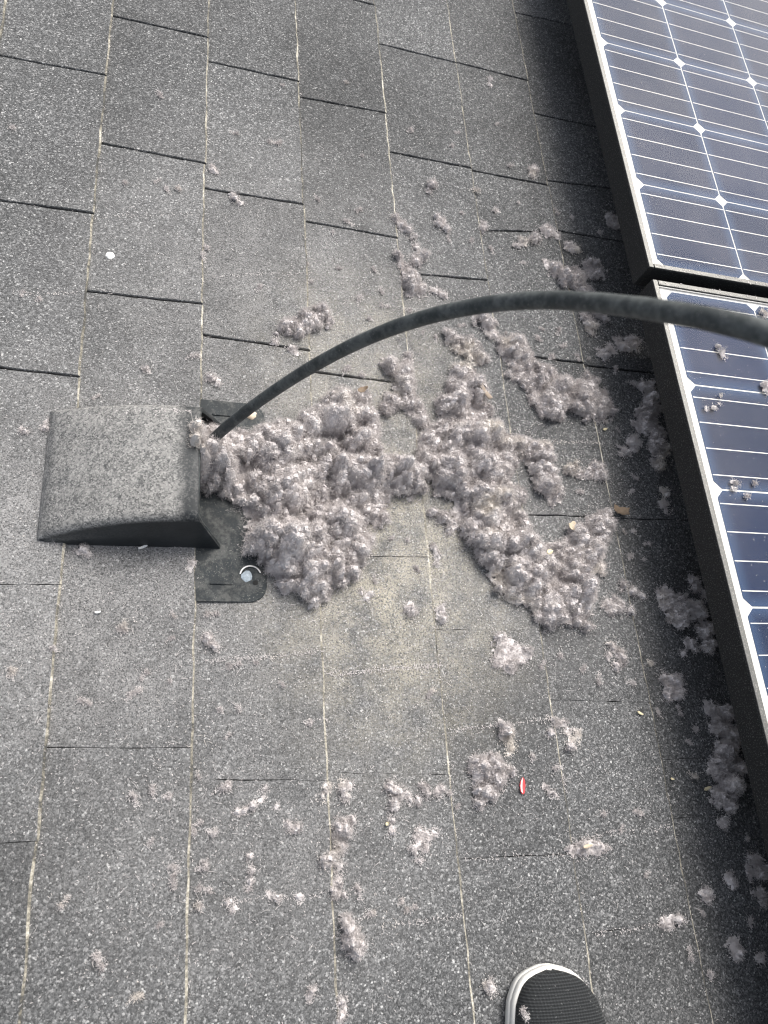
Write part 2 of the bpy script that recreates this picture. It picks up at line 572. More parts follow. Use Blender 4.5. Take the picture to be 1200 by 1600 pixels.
def make_tab(c, lo, hi):
    """one tab: lo, hi = (v at the left, v at the right) of its lower and upper seams"""
    u0, u1 = c * EXPO - .022, (c + 1) * EXPO + random.uniform(-.0012, .0012)
    gap = lambda v: .00004 + .0013 * min(1, max(0, (v + .12) / .37)) + random.random() * .00018
    gl, gh = gap(lo[0]), gap(hi[0])
    a = (u0, lo[0] + gl); b = (u1, lo[1] + gl); cc = (u1, hi[1] - gh); d = (u0, hi[0] - gh)
    E1 = edge_pts(a, b, 9, .0007, 0)[:-1]
    sk = random.uniform(-.0012, .0012)
    E2 = [p + np.array([sk * (i / 14 - .5), 0]) for i, p in enumerate(edge_pts(b, cc, 14, .0009, 0))][:-1]
    E3 = edge_pts(cc, d, 9, .0007, 0)[:-1]
    E4 = edge_pts(d, a, 2, 0, 0)[:-1]
    ring = np.array(E1 + E2 + E3 + E4)
    cen = ring.mean(0)
    n = len(ring)

    def top(u, v):
        f = (u - c * EXPO) / EXPO
        return .0042 * f + .0006 * (fbm(np.array([u * 14]), np.array([v * 14]), c)[0])
    V, mid = [], []
    n1, n2, n3 = len(E1), len(E2), len(E3)
    for i, p in enumerate(ring):        # bevel: top ring pulled in
        q = p.copy()
        if n1 <= i <= n1 + n2: q[0] -= .0017 + random.random() * .0012
        if i <= n1: q[1] += min(.0008, gl)
        if n1 + n2 <= i <= n1 + n2 + n3: q[1] -= min(.0008, gh)
        V.append((q[0], q[1], top(q[0], q[1])))
    for p in ring:
        V.append((p[0], p[1], top(p[0], p[1]) - .0013))
    for p in ring:
        V.append((p[0], p[1], top(p[0], p[1]) - .0046))
    me = bpy.data.meshes.new('shingle')
    faces = [tuple(range(n))]
    for r in (0, 1):
        for i in range(n):
            j = (i + 1) % n
            faces.append((r * n + i, (r + 1) * n + i, (r + 1) * n + j, r * n + j))
    me.from_pydata(V, [], faces)
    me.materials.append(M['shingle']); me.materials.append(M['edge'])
    for k, f in enumerate(me.polygons):
        if k >= 1:
            i = (k - 1) % n
            if n1 <= i < n1 + n2: f.material_index = 1
    me.update()
    o = link('shingle', me, (), roof)
    return o


for c in range(-3, 12):
    if c in SEAMS: s = sorted(SEAMS[c])
    else:
        o_ = .13 * (c % 2) + random.uniform(-.02, .02)
        s = [(o_ + k * .256, o_ + k * .256) for k in range(-2, 4)]
    while s[0][0] > -.85:
        s = [(s[0][0] - .256, s[0][0] - .256)] + s
    while s[-1][0] < 1.55:
        s = s + [(s[-1][0] + .256, s[-1][0] + .256)]
    for lo, hi in zip(s[:-1], s[1:]):
        make_tab(c, lo, hi)

# ------------------------------------------------------------------ exhaust vent
vent = empty('roof_vent', (.20, .027, 0))
tag(vent, 'weathered black plastic roof vent hood with its mouth choked by lint', 'roof vent')
VO = np.array([.20, .027, 0])
VC, VHW = .027, .0805


def hood_mesh():
    S = 26; K = 22
    V = []
    for i in range(S + 1):
        s = i / S
        H = .010 + .053 * (1 - (1 - s) ** 2.1)
        if i == 0: H = .007
        ub = .115 + s * (.313 - .115); ut = .119 + s * (.281 - .119)
        hb = VHW - (.004 if i == 0 else 0); htp = VHW - .011 * (H / .062) ** .8
        r = min(.008, H * .6)
        pts = [(-hb, 0.0), (-(hb * .5 + htp * .5), (H - r) * .5), (-htp, H - r)]
        for k in range(1, 5):
            a = k / 4 * math.pi / 2
            pts.append((-htp + r * (1 - math.cos(a)), H - r + r * math.sin(a)))
        nx = 6
        x0 = htp - r
        for k in range(1, nx):
            x = -x0 + 2 * x0 * k / nx
            pts.append((x, H + .0022 * (1 - (x / x0) ** 2)))
        left = [p for p in pts[:7]]
        pts += [(-x, z) for x, z in left[::-1]]
        for x, z in pts:
            V.append((ub + (ut - ub) * (z / max(H, 1e-4)), VC + x, z))
    k = len(pts)
    F = []
    for i in range(S):
        for j in range(k - 1):
            F.append((i * k + j, i * k + j + 1, (i + 1) * k + j + 1, (i + 1) * k + j))
    F.append(tuple(range(k))[::-1])
    me = bpy.data.meshes.new('hood')
    me.from_pydata([tuple(np.array(v) - VO) for v in V], [], F)
    for f in me.polygons: f.use_smooth = True
    me.update()
    return me


hood = link('hood', hood_mesh(), M['hood'], vent)
sm = hood.modifiers.new('shell', 'SOLIDIFY'); sm.thickness = .0028; sm.offset = -1
bv = hood.modifiers.new('edge', 'BEVEL'); bv.width = .0008; bv.segments = 2; bv.limit_method = 'ANGLE'; bv.angle_limit = R_(50)
# flange: rounded plate lying on the course below the hood
bm = bmesh.new()


def rounded(x0, x1, y0, y1, r, corners=(0, 0, 1, 1), n=7):
    pts = []
    # order: (x0,y0) (x1,y0) (x1,y1) (x0,y1)
    spec = [((x0, y0), 180), ((x1, y0), 270), ((x1, y1), 0), ((x0, y1), 90)]
    for i, ((cx, cy), a0) in enumerate(spec):
        if not corners[i]: pts.append((cx, cy)); continue
        ox = cx + r if cx == x0 else cx - r; oy = cy + r if cy == y0 else cy - r
        for k in range(n + 1):
            a = R_(a0 + 90 * k / n)
            pts.append((ox + r * math.cos(a), oy + r * math.sin(a)))
    return pts


prism(bm, [(x - VO[0], y - VO[1]) for x, y in rounded(.2800, .3655, -.1195, .1425, .020, (0, 1, 1, 0))], .0012, .0036)
flange = link('flange', bm_mesh('flange', bm), M['flange'], vent)
# rolled lip round the mouth of the hood
lp = bmesh.new()
prev = None
for x, z in [(-VHW + .001, .001), (-VHW + .006, .030), (-VHW + .0105, .0530), (-VHW + .0130, .0600), (-VHW + .0200, .0632), (-.04, .0650), (0, .0656), (.04, .0650), (VHW - .0200, .0632), (VHW - .0130, .0600), (VHW - .0105, .0530), (VHW - .006, .030), (VHW - .001, .001)]:
    uu = .313 + (.2815 - .313) * min(1, z / .063)
    k_ = z / .063
    ring = [lp.verts.new((uu + a - VO[0], VC + x * (1 + b * .018 * (1 if k_ < .97 else .2)) - VO[1], z + b * .0014 * k_)) for a, b in ((-.0085, -.1), (-.0078, .9), (-.0010, 1.0), (.0008, .2), (.0004, -1.6))]
    if prev:
        for i in range(4): lp.faces.new((prev[i], ring[i], ring[i + 1], prev[i + 1]))
    prev = ring
link('lip', bm_mesh('lip', lp, True), M['lipplastic'], hood)
bv = flange.modifiers.new('b', 'BEVEL'); bv.width = .0008; bv.segments = 2; bv.limit_method = 'ANGLE'
# embossed ribs near both ends of the flange
for vy in (-.098, .122):
    bm = bmesh.new()
    box(bm, .300 - VO[0], .326 - VO[0], vy - .0014 - VO[1], vy + .0014 - VO[1], .0030, .0050)
    r_ = link('rib', bm_mesh('rib', bm), M['flange'], flange)
    b_ = r_.modifiers.new('b', 'BEVEL'); b_.width = .0009; b_.segments = 2
# duct collar inside the hood
bm = bmesh.new()
bmesh.ops.create_cone(bm, cap_ends=True, segments=40, radius1=.05, radius2=.05, depth=.012)
duct = link('duct', bm_mesh('duct', bm), M['dark'], vent)
duct.location = (.205 - VO[0], .027 - VO[1], .0085)


def blob_disc(name, u, v, r, z0, z1, m, parent, seed, n=18, dome=True):
    rr = np.random.default_rng(seed)
    bm = bmesh.new()
    ang = [2 * math.pi * k / n for k in range(n)]
    rad = [r * (1 + .28 * (rr.random() - .5)) for _ in ang]
    r0 = [bm.verts.new((u + a * math.cos(t), v + a * math.sin(t), z0)) for a, t in zip(rad, ang)]
    r1 = [bm.verts.new((u + .8 * a * math.cos(t), v + .8 * a * math.sin(t), z1 * .8 + z0 * .2)) for a, t in zip(rad, ang)]
    ct = bm.verts.new((u, v, z1))
    for i in range(n):
        j = (i + 1) % n
        bm.faces.new((r0[i], r0[j], r1[j], r1[i])); bm.faces.new((r1[i], r1[j], ct))
    return link(name, bm_mesh(name, bm, True), m, parent)


q = at(385, 902) - VO
nail = blob_disc('nail', q[0], q[1], .0078, .0030, .0044, M['steel'], flange, 3, 11)
bm = bmesh.new()          # broken plastic cap curling up round the nail
prev = None
for k in range(12):
    a = R_(20 + 150 * k / 11)
    x, y = q[0] + .004 + .0125 * math.cos(a), q[1] + .0125 * math.sin(a)
    s = (bm.verts.new((x, y, .0034)), bm.verts.new((x + .0006 * math.cos(a), y + .0006 * math.sin(a), .0056)), bm.verts.new((x - .0012 * math.cos(a), y - .0012 * math.sin(a), .0060)))
    if prev:
        for i in (0, 1): bm.faces.new((prev[i], s[i], s[i + 1], prev[i + 1]))
    prev = s
link('cracked_cap', bm_mesh('cracked_cap', bm, True), M['white'], flange)
q2 = at(398, 912) - VO
blob_disc('hole', q2[0], q2[1], .0032, .0037, .0041, M['dark'], flange, 5, 10)
q = at(391, 650) - VO
blob_disc('caulk_dab', q[0], q[1], .0075, .0030, .0068, M['caulk'], flange, 8)
q = at(297, 645, .060) - VO
blob_disc('stain', q[0], q[1], .0065, .0550, .0648, M['orange'], hood, 9)

# ------------------------------------------------------------------ solar panels
PU, PITCH, HG = .9290, .15795, .1298
NU, NV = 6, 10
U0 = PU - .0215


def chamfer(h, c):
    return [(-h + c, -h), (h - c, -h), (h, -h + c), (h, h - c), (h - c, h), (-h + c, h), (-h, h - c), (-h, -h + c)]


bm = bmesh.new(); prism(bm, chamfer(.0777, .0105), -.0004, 0.0)
CELL = bm_mesh('solar_cell', bm); CELL.materials.append(M['cell'])
bm = bmesh.new()
for k in range(4):
    yy = (-.0777 + .0195) + k * .0390
    box(bm, -.0765, .0765, yy - .00065, yy + .00065, .0002, .0005)
BUS = bm_mesh('busbar', bm); BUS.materials.append(M['busbar'])


def panel(vlo, vhi, first_v, label):
    """first_v = lower edge of the lowest row of cells"""
    U1 = PU + NU * PITCH + .0215
    root = empty('solar_panel', (U0, vlo, 0))
    tag(root, label, 'solar panel', 'solar panels on the roof')
    ox, oy = U0, vlo
    top, bot, lip = HG + .0012, .0905, .0090

    def rail(x0, x1, y0, y1, name='frame_rail'):
        bm = bmesh.new(); box(bm, x0 - ox, x1 - ox, y0 - oy, y1 - oy, bot, top - .0012)
        o = link(name, bm_mesh(name, bm), M['frame'], root)
        b = o.modifiers.new('b', 'BEVEL'); b.width = .0008; b.segments = 2
        bm = bmesh.new(); box(bm, x0 - ox + .0006, x1 - ox - .0006, y0 - oy + .0006, y1 - oy - .0006, top - .0011, top + .0006)
        f = link('frame_lip', bm_mesh('frame_lip', bm), M['lip'], o)
        b = f.modifiers.new('b', 'BEVEL'); b.width = .0006; b.segments = 2
    rail(U0, U0 + lip, vlo, vhi); rail(U1 - lip, U1, vlo, vhi)
    rail(U0 + lip + .0001, U1 - lip - .0001, vlo, vlo + lip); rail(U0 + lip + .0001, U1 - lip - .0001, vhi - lip, vhi)
    bm = bmesh.new(); box(bm, U0 + lip * .5 - ox, U1 - lip * .5 - ox, vlo + lip * .5 - oy, vhi - lip * .5 - oy, HG - .0060, HG - .0040)
    link('backsheet', bm_mesh('backsheet', bm), M['backsheet'], root)
    bm = bmesh.new(); box(bm, U0 + lip + .0003 - ox, U1 - lip - .0003 - ox, vlo + lip + .0003 - oy, vhi - lip - .0003 - oy, HG - .0026, HG - .0002)
    bm.faces.ensure_lookup_table()
    # one sheet is enough for the pane's optics: keep its upper face and rim
    bmesh.ops.delete(bm, geom=[bm.faces[0]], context='FACES')
    link('glass_pane', bm_mesh('glass_pane', bm), M['glass'], root)
    for i in range(NU):
        for j in range(NV):
            o = link('cell', CELL, (), root)
            o.location = (PU + (i + .5) * PITCH - ox, first_v + (j + .5) * PITCH - oy, HG - .0034)
            b = link('busbar', BUS, (), o)
    for v_ in (vlo + .32, vhi - .32):      # mounting rails with feet, out of sight under the panel
        bm = bmesh.new(); box(bm, U0 + .09 - ox, U1 - .05 - ox, v_ - .02 - oy, v_ + .02 - oy, .045, .0903)
        o = link('mounting_rail', bm_mesh('mounting_rail', bm), M['alu'], root)
        for u_ in (U0 + .16, U1 - .16):
            bm = bmesh.new(); box(bm, u_ - .02 - ox, u_ + .02 - ox, v_ + .0205 - oy, v_ + .027 - oy, .002, .085)
            box(bm, u_ - .03 - ox, u_ + .03 - ox, v_ + .0205 - oy, v_ + .075 - oy, .0, .006)
            link('foot', bm_mesh('foot', bm), M['alu'], o)
    return root


ROWLEN = NV * PITCH
panel(.3560, .3673 + ROWLEN + .012, .3673, 'blue solar panel in black frame, the farther one with pale sky glare')
panel(.3345 - ROWLEN - .025, .3345, .3219 - ROWLEN, 'blue solar panel in black frame, the nearer one with lint tufts on its glass')

# ------------------------------------------------------------------ cleaning rod
ROD = [(338, 679, .905), (352, 664, .90), (400, 626, .855), (467, 581, .785), (540, 538, .715), (613, 507, .655), (680, 486, .615), (742, 473, .585),
       (817, 466, .560), (880, 466, .525), (932, 470, .485), (1000, 479, .445), (1047, 487, .415), (1120, 500, .388), (1200, 517, .365), (1290, 545, .345), (1400, 590, .335), (1560, 680, .335)]
cp = np.array([at_depth(*a) for a in ROD])
cp = np.vstack([cp[0] + (cp[0] - cp[1]) * 2.2, cp])


def catmull(P, n=8):
    out = []
    Q = np.vstack([2 * P[0] - P[1], P, 2 * P[-1] - P[-2]])
    for i in range(1, len(Q) - 2):
        for k in range(n):
            t = k / n
            a, b, c, d = Q[i - 1], Q[i], Q[i + 1], Q[i + 2]
            out.append(.5 * ((2 * b) + (-a + c) * t + (2 * a - 5 * b + 4 * c - d) * t * t + (-a + 3 * b - 3 * c + d) * t ** 3))
    out.append(Q[-2])
    return np.array(out)


for _ in range(3):
    cp[1:-1] = .5 * cp[1:-1] + .25 * (cp[:-2] + cp[2:])


def tube(P, rad, k=20):
    P = np.asarray(P); n = len(P)
    T = np.gradient(P, axis=0); T /= np.linalg.norm(T, axis=1)[:, None]
    up = np.array([0, 0, 1.0]); V = []
    A = np.cross(T, up); A /= np.linalg.norm(A, axis=1)[:, None]
    B = np.cross(A, T)
    rad = np.broadcast_to(rad, (n,))
    for i in range(n):
        for j in range(k):
            a = 2 * math.pi * j / k
            V.append(P[i] + rad[i] * (A[i] * math.cos(a) + B[i] * math.sin(a)))
    F = [(i * k + j, i * k + (j + 1) % k, (i + 1) * k + (j + 1) % k, (i + 1) * k + j) for i in range(n - 1) for j in range(k)]
    return np.array(V), F, [tuple(range(k))[::-1], tuple((n - 1) * k + j for j in range(k))]


cc_ = catmull(cp)
wob_ = np.linspace(0, 40, len(cc_))
cc_ = cc_ + np.stack([.0003 * np.sin(wob_ * .5), .0003 * np.sin(wob_ * .6 + 1), .0004 * np.sin(wob_ * .4 + 2)], 1)
V, F, caps = tube(cc_, .0063 * (1 + .012 * np.sin(wob_ * 2.1) * np.sin(wob_ * .8)))
me = bpy.data.meshes.new('cleaning_rod')
me.from_pydata([tuple(v) for v in V], [], F + caps)
for f in me.polygons: f.use_smooth = True
rod = link('cleaning_rod', me, M['rod'])
tag(rod, 'dark grey flexible cleaning rod arching from the vent mouth over the panel', 'rod')

# ------------------------------------------------------------------ shoe
shoe = empty('shoe', (.654, -.5155, .0035), R_(-2))
tag(shoe, 'black knit shoe toe with white rubber sole at the bottom edge', 'shoe')
ts = np.array([0, .004, .012, .026, .045, .07, .10, .14, .18, .22, .25, .272, .286, .29])
hw = np.array([.006, .0240, .0360, .0450, .0510, .0535, .0540, .0480, .0420, .0380, .0365, .0310, .0180, .003])
tt = np.concatenate([np.linspace(0, .03, 9), np.linspace(.04, .25, 22), np.linspace(.258, .29, 9)])
ww = np.interp(tt, ts, hw)
ww[1:-1] = .25 * ww[:-2] + .5 * ww[1:-1] + .25 * ww[2:]
asym = .004 * np.sin(np.clip(tt / .2, 0, 1) * math.pi)


def loop(off, z, t_in=0.0):
    w_ = np.maximum(ww - off, .0008)
    y = -(t_in + tt * (1 - 2 * t_in / .29))
    L = [(-a + s, b, z) for a, b, s in zip(w_, y, asym)]
    Rr = [(a + s, b, z) for a, b, s in zip(w_, y, asym)][::-1]
    return L + Rr


rings = [loop(.004, 0, .004), loop(.0006, .003, .0006), loop(0, .009), loop(.0004, .0130), loop(.0009, .0133, .001), loop(.0005, .0138, .0005), loop(.0010, .0190, .001), loop(.0022, .0205, .002), loop(.0060, .0205, .006)]
V = [v for r in rings for v in r]
k = len(rings[0])
F = [(i * k + j, i * k + (j + 1) % k, (i + 1) * k + (j + 1) % k, (i + 1) * k + j) for i in range(len(rings) - 1) for j in range(k)]
F += [tuple(range(k))[::-1], tuple((len(rings) - 1) * k + j for j in range(k))]
me = bpy.data.meshes.new('sole'); me.from_pydata(V, [], F)
for f in me.polygons: f.use_smooth = True
link('sole', me, M['rubber'], shoe)
Vs, Fs = [], []
hh = np.interp(tt, [0, .01, .03, .06, .10, .14, .18, .23, .29], [.010, .022, .031, .037, .045, .058, .072, .075, .070])
KA = 20
for i, t_ in enumerate(tt):
    w_ = max(ww[i] - .0028, .001); yy = -(.0036 + t_ * (1 - .0072 / .29))
    for j in range(KA + 1):
        a = math.pi * j / KA
        ca = math.copysign(abs(math.cos(a)) ** .85, math.cos(a)); sa = math.sin(a) ** .55
        Vs.append((-w_ * ca + asym[i], yy, .0192 + hh[i] * sa))
for i in range(len(tt) - 1):
    tm = .5 * (tt[i] + tt[i + 1])
    for j in range(KA):
        am = abs((j + .5) / KA - .5)
        cut = .24 * max(0.0, min(1, (tm - .145) / .02)) * max(0.0, min(1, (.280 - tm) / .012))
        if am < cut: continue
        Fs.append((i * (KA + 1) + j, (i + 1) * (KA + 1) + j, (i + 1) * (KA + 1) + j + 1, i * (KA + 1) + j + 1))
me = bpy.data.meshes.new('upper'); me.from_pydata(Vs, [], Fs)
for f in me.polygons: f.use_smooth = True
upo = link('upper', me, M['knit'], shoe)
s_ = upo.modifiers.new('s', 'SOLIDIFY'); s_.thickness = .002; s_.offset = -1

# ------------------------------------------------------------------ lint
def fibres(P, Nrm, seed, lmin, lmax, wid, spread=.9, flat=False):
    """curled ribbons rooted at P; returns verts, quads"""
    rr = np.random.default_rng(seed)
    n = len(P)
    d = Nrm + rr.normal(0, spread, (n, 3))
    if flat: d[:, 2] = np.abs(rr.normal(0, .12, n))
    d /= np.linalg.norm(d, axis=1)[:, None] + 1e-9
    L = rr.uniform(lmin, lmax, n)[:, None] * rr.uniform(.5, 1.0, n)[:, None]
    side = np.cross(d, rr.normal(0, 1, (n, 3)))
    side /= np.linalg.norm(side, axis=1)[:, None] + 1e-9
    bend = np.cross(side, d) * rr.normal(0, .7, n)[:, None] + side * rr.normal(0, .5, n)[:, None]
    if flat: bend[:, 2] = 0; side[:, 2] = 0; side /= np.linalg.norm(side, axis=1)[:, None] + 1e-9
    W = side * wid * rr.uniform(.6, 1.2, n)[:, None]
    p0 = P; p1 = P + d * L * .5 + bend * L * .18; p2 = P + d * L + bend * L * .62
    V = np.stack([p0 - W * .5, p0 + W * .5, p1 - W * .45, p1 + W * .45, p2 - W * .18, p2 + W * .18], 1).reshape(-1, 3)
    b = np.arange(n)[:, None] * 6
    Q = np.concatenate([b + np.array([0, 1, 3, 2]), b + np.array([2, 3, 5, 4])])
    return V, Q


LINT_COUNT = 0


def lint(blobs, label, hmax=.014, base=None, group='lint clumps on the shingles', seed=None, res=None, dens=1.0,
         name='lint_clump', rag=.42, holes=(), lump=1.0, fuzz=1.0, peaks=(), solid=False):
    """a matted clump of dryer lint; blobs = (x, y, r) lobes of its outline as the photo shows them"""
    global LINT_COUNT
    LINT_COUNT += 1
    seed = seed or LINT_COUNT
    flat_base = base is not None
    B = []
    for x, y, r in blobs:
        c = at(x, y, (base or 0) + hmax * .35)
        e = at(x + r, y, (base or 0) + hmax * .35)
        B.append((c[0], c[1], np.hypot(*(e - c)[:2])))
    for x, y, r, ph in peaks:
        c = at(x, y, ph); B.append((c[0], c[1], r * 1.25))
    B = np.array(B)
    Hs = [(lambda c, e: (c[0], c[1], np.hypot(*(e - c)[:2])))(at(x, y, hmax * .4), at(x + r, y, hmax * .4)) for x, y, r in holes]
    rm = np.median(B[:, 2])
    lo = (B[:, :2] - B[:, 2:]).min(0) - rm * .7; hi = (B[:, :2] + B[:, 2:]).max(0) + rm * .7
    if res is None: res = max(.0009, min(.0016, math.sqrt((hi - lo).prod() / 60000)))
    X, Y = np.meshgrid(np.arange(lo[0], hi[0], res), np.arange(lo[1], hi[1], res), indexing='ij')
    X = X + (rng.random(X.shape) - .5) * res * .5; Y = Y + (rng.random(X.shape) - .5) * res * .5
    f1 = 1 / (rm * 1.1); f2 = 1 / .006
    wx = X + rm * .35 * fbm(X * f1, Y * f1, seed) + .0030 * fbm(X * f2, Y * f2, seed + 11)
    wy = Y + rm * .35 * fbm(X * f1 + 31, Y * f1, seed) + .0030 * fbm(X * f2, Y * f2 + 47, seed + 12)
    kk = rm * .22
    acc = 0
    for cx, cy, r in B:
        acc = acc + np.exp(np.clip((r - np.hypot(wx - cx, wy - cy)) / kk, -40, 40))
    D = kk * np.log(acc + 1e-12)
    for cx, cy, r in Hs:
        D = np.minimum(D, np.hypot(wx - cx, wy - cy) - r)
    if hmax > .02: D = D + .0105 * (fbm(X / .016, Y / .016, seed + 51, 3) + .10)
    D = D + rag * rm * fbm(X / .011, Y / .011, seed + 5) * .8 + min(.0065, rm * .6) * (fbm(X / .0055, Y / .0055, seed + 8, 3) + .25)
    if hmax < .015 and not solid: D = D + (rm * .75 + .001) * (fbm(X / .0085, Y / .0085, seed + 14, 3) - .05)
    Dm = max(hmax * 1.05, rm * .55)
    s = np.clip(D / Dm, 0, 1)
    h = hmax * (.45 * np.sqrt(np.clip(1 - (1 - s) ** 2, 0, 1)) + .55 * s)
    lowf = vnoise(wx / .020, wy / .020, seed + 2); lowg = vnoise(wx / .042, wy / .042, seed + 41)
    h = h * (.30 + .62 * lowf + .62 * lowg)
    # nested lumps, like curds
    hl = np.clip(h / .012, .15, 1) * lump
    big = np.clip(hmax / .03, .12, 1.0)
    for x, y, r, ph in peaks:
        c = at(x, y, ph)
        h = np.maximum(h, ph * np.exp(-((X - c[0]) ** 2 + (Y - c[1]) ** 2) / (r * r)))
    n1 = fbm(wx / .030, wy / .030, seed + 1, 3)
    n2 = fbm(wx / .012, wy / .012, seed + 4, 2)
    w2x = wx + .0035 * fbm(X / .007, Y / .007, seed + 31); w2y = wy + .0035 * fbm(X / .007, Y / .007 + 77, seed + 32)
    n3 = np.abs(2 * vnoise(w2x / .0135, w2y / .0135, seed + 7) - 1) - .42
    n4 = vnoise(w2x / .0052, w2y / .0052, seed + 9) - .5
    n6 = vnoise(X / .0028, Y / .0028, seed + 10) - .5
    n5 = rng.random(X.shape) - .5
    Z = h + hl * (n1 * .018 * big + n2 * .0080 * min(1, big * 1.7) + n3 * .0060 * min(1, big * 2.2) + n4 * .0065 + n6 * .0045 + n5 * .0016)
    # torn crevices
    cr = np.abs(fbm(wx / .034 + 9, wy / .034, seed + 20, 2))
    Z = Z - np.clip(1 - cr / .12, 0, 1) * .034 * big * np.clip((vnoise(X / .03, Y / .03, seed + 23) - .35) * 6, 0, 1)
    # small dark gaps between the tufts
    gp = np.clip((.36 - vnoise(w2x / .0085 + 3, w2y / .0085, seed + 61)) / .13, 0, 1) + np.clip((.28 - vnoise(w2x / .0048 + 8, w2y / .0048, seed + 62)) / .12, 0, 1) * .5
    Z = Z - gp * np.minimum(.013, .55 * h)
    Z = np.maximum(Z, h * .12)
    edge = np.clip(D / .0035, 0, 1)
    Z = Z * edge ** .5
    if base is None: ground_ = .0042 * ((X / EXPO) % 1.0) + .0004
    else: ground_ = base + 0 * X
    keep = D > 0
    nx, ny = X.shape
    # bulge outwards so that lobes overhang
    gx, gy = np.gradient(Z, res)
    gl = np.sqrt(gx ** 2 + gy ** 2 + 1)
    ov = np.clip(Z, 0, .02) * .10
    PX = X - gx / gl * ov; PY = Y - gy / gl * ov
    PZ = ground_ + np.maximum(Z, 0)
    idx = np.arange(nx * ny).reshape(nx, ny)
    kf = keep[:-1, :-1] & keep[1:, :-1] & keep[1:, 1:] & keep[:-1, 1:]
    Q = np.stack([idx[:-1, :-1][kf], idx[1:, :-1][kf], idx[1:, 1:][kf], idx[:-1, 1:][kf]], 1)
    if len(Q) == 0: return None
    used = np.unique(Q); remap = np.full(nx * ny, -1); remap[used] = np.arange(len(used))
    V = np.stack([PX.ravel(), PY.ravel(), PZ.ravel()], 1)[used]
    Nn = np.stack([-gx, -gy, np.ones_like(gx)], 2).reshape(-1, 3)[used]
    Nn /= np.linalg.norm(Nn, axis=1)[:, None]
    Q = remap[Q]
    Dv = D.ravel()[used]
    area = len(Q) * res * res
    nf = int(min(90000, max(60, area * 1e6 * 2.3 * dens)))
    rr = np.random.default_rng(seed + 500)
    qa = np.linalg.norm(np.cross(V[Q[:, 2]] - V[Q[:, 0]], V[Q[:, 3]] - V[Q[:, 1]]), axis=1) * .5
    qn = np.cross(V[Q[:, 2]] - V[Q[:, 0]], V[Q[:, 3]] - V[Q[:, 1]]); qn /= np.linalg.norm(qn, axis=1)[:, None] + 1e-12
    qn = qn * .6 + Nn[Q[:, 0]] * .4
    pr = qa * (1.0 + 1.2 * np.exp(-Dv[Q[:, 0]] / .004))
    pr /= pr.sum()

    def on_surface(m):
        f = rr.choice(len(Q), m, p=pr)
        a = rr.random((m, 1)); b = rr.random((m, 1))
        P = (V[Q[f, 0]] * (1 - a) + V[Q[f, 1]] * a) * (1 - b) + (V[Q[f, 3]] * (1 - a) + V[Q[f, 2]] * a) * b
        return P, qn[f]
    fl = fuzz * (.0058 if hmax > .02 else .0044 if hmax > .008 else .0034)
    nt_ = int(max(10, qa.sum() * 1e6 / 11.0 * dens))         # little tufts, each a burst of curled fibres
    C, CN = on_surface(nt_)
    tsz = rr.uniform(.55, 1.45, nt_) ** 1.3
    C = C + CN * (rr.uniform(-.0005, .0022, nt_) * tsz)[:, None]
    nf = int(min(120000, nt_ * 14))
    ti = rr.integers(0, nt_, nf)
    off_ = rr.normal(0, .0010, (nf, 3)) * tsz[ti][:, None]
    rad_ = off_ / (np.linalg.norm(off_, axis=1)[:, None] + 1e-9)
    FV, FQ = fibres(C[ti] + off_, rad_ * .9 + CN[ti] * .45, seed + 900, .0020, fl, .00034, .50)
    # matted flakes
    nk = int(nf * .48)
    ti = rr.integers(0, nt_, nk)
    off_ = rr.normal(0, .0011, (nk, 3)) * tsz[ti][:, None]
    rad_ = off_ / (np.linalg.norm(off_, axis=1)[:, None] + 1e-9)
    KV, KQ = fibres(C[ti] + off_, rad_ * .6 + CN[ti] * .3, seed + 950, .0014, .0034, .0008, .8)
    FQ = np.concatenate([FQ, KQ + len(FV)]); FV = np.concatenate([FV, KV])
    zmin = (.0042 * ((FV[:, 0] / EXPO) % 1.0) if base is None else base) + .0003
    FV[:, 2] = np.maximum(FV[:, 2], zmin)
    # stray longer threads
    ns = max(4, nf // 90)
    pk = rr.choice(len(V), ns)
    SV, SQ = fibres(V[pk], Nn[pk] * .6, seed + 901, .006, .016 if hmax > .012 else .009, .00036, 1.0)
    zmin = (.0042 * ((SV[:, 0] / EXPO) % 1.0) if base is None else base) + .0003
    SV[:, 2] = np.maximum(SV[:, 2], zmin)
    # loose flecks shed round about
    ng = int(20 + 90 * len(B) * min(1, rm / .012) * (.35 if base is not None else 1))
    bi = rr.integers(0, len(B), ng)
    an = rr.uniform(0, 2 * np.pi, ng); ra = B[bi, 2] * (.7 + np.abs(rr.normal(0, .55, ng)))
    gx_ = B[bi, 0] + ra * np.cos(an); gy_ = B[bi, 1] + ra * np.sin(an)
    gz_ = (.0042 * ((gx_ / EXPO) % 1.0) if base is None else base) + .0007
    GV, GQ = fibres(np.stack([gx_, gy_, gz_ + 0 * gx_], 1), np.zeros((ng, 3)), seed + 990, .0009, .0034, .0008, 1, True)
    SQ = np.concatenate([SQ, GQ + len(SV)]); SV = np.concatenate([SV, GV])
    org = np.array([B[:, 0].mean(), B[:, 1].mean(), base or 0.0])
    AV = np.concatenate([V, FV, SV]) - org
    AF = np.concatenate([Q, FQ + len(V), SQ + len(V) + len(FV)])
    mi = np.concatenate([np.zeros(len(Q)), np.ones(len(FQ) + len(SQ))])
    me = mesh_np(name, AV, [AF], np.concatenate([np.zeros(len(Q), bool), np.zeros(len(FQ) + len(SQ), bool)]), mi)
    o = link(name, me, [M['lint'], M['fibre']])
    o.location = org
    tag(o, label, 'lint', group)
    return o


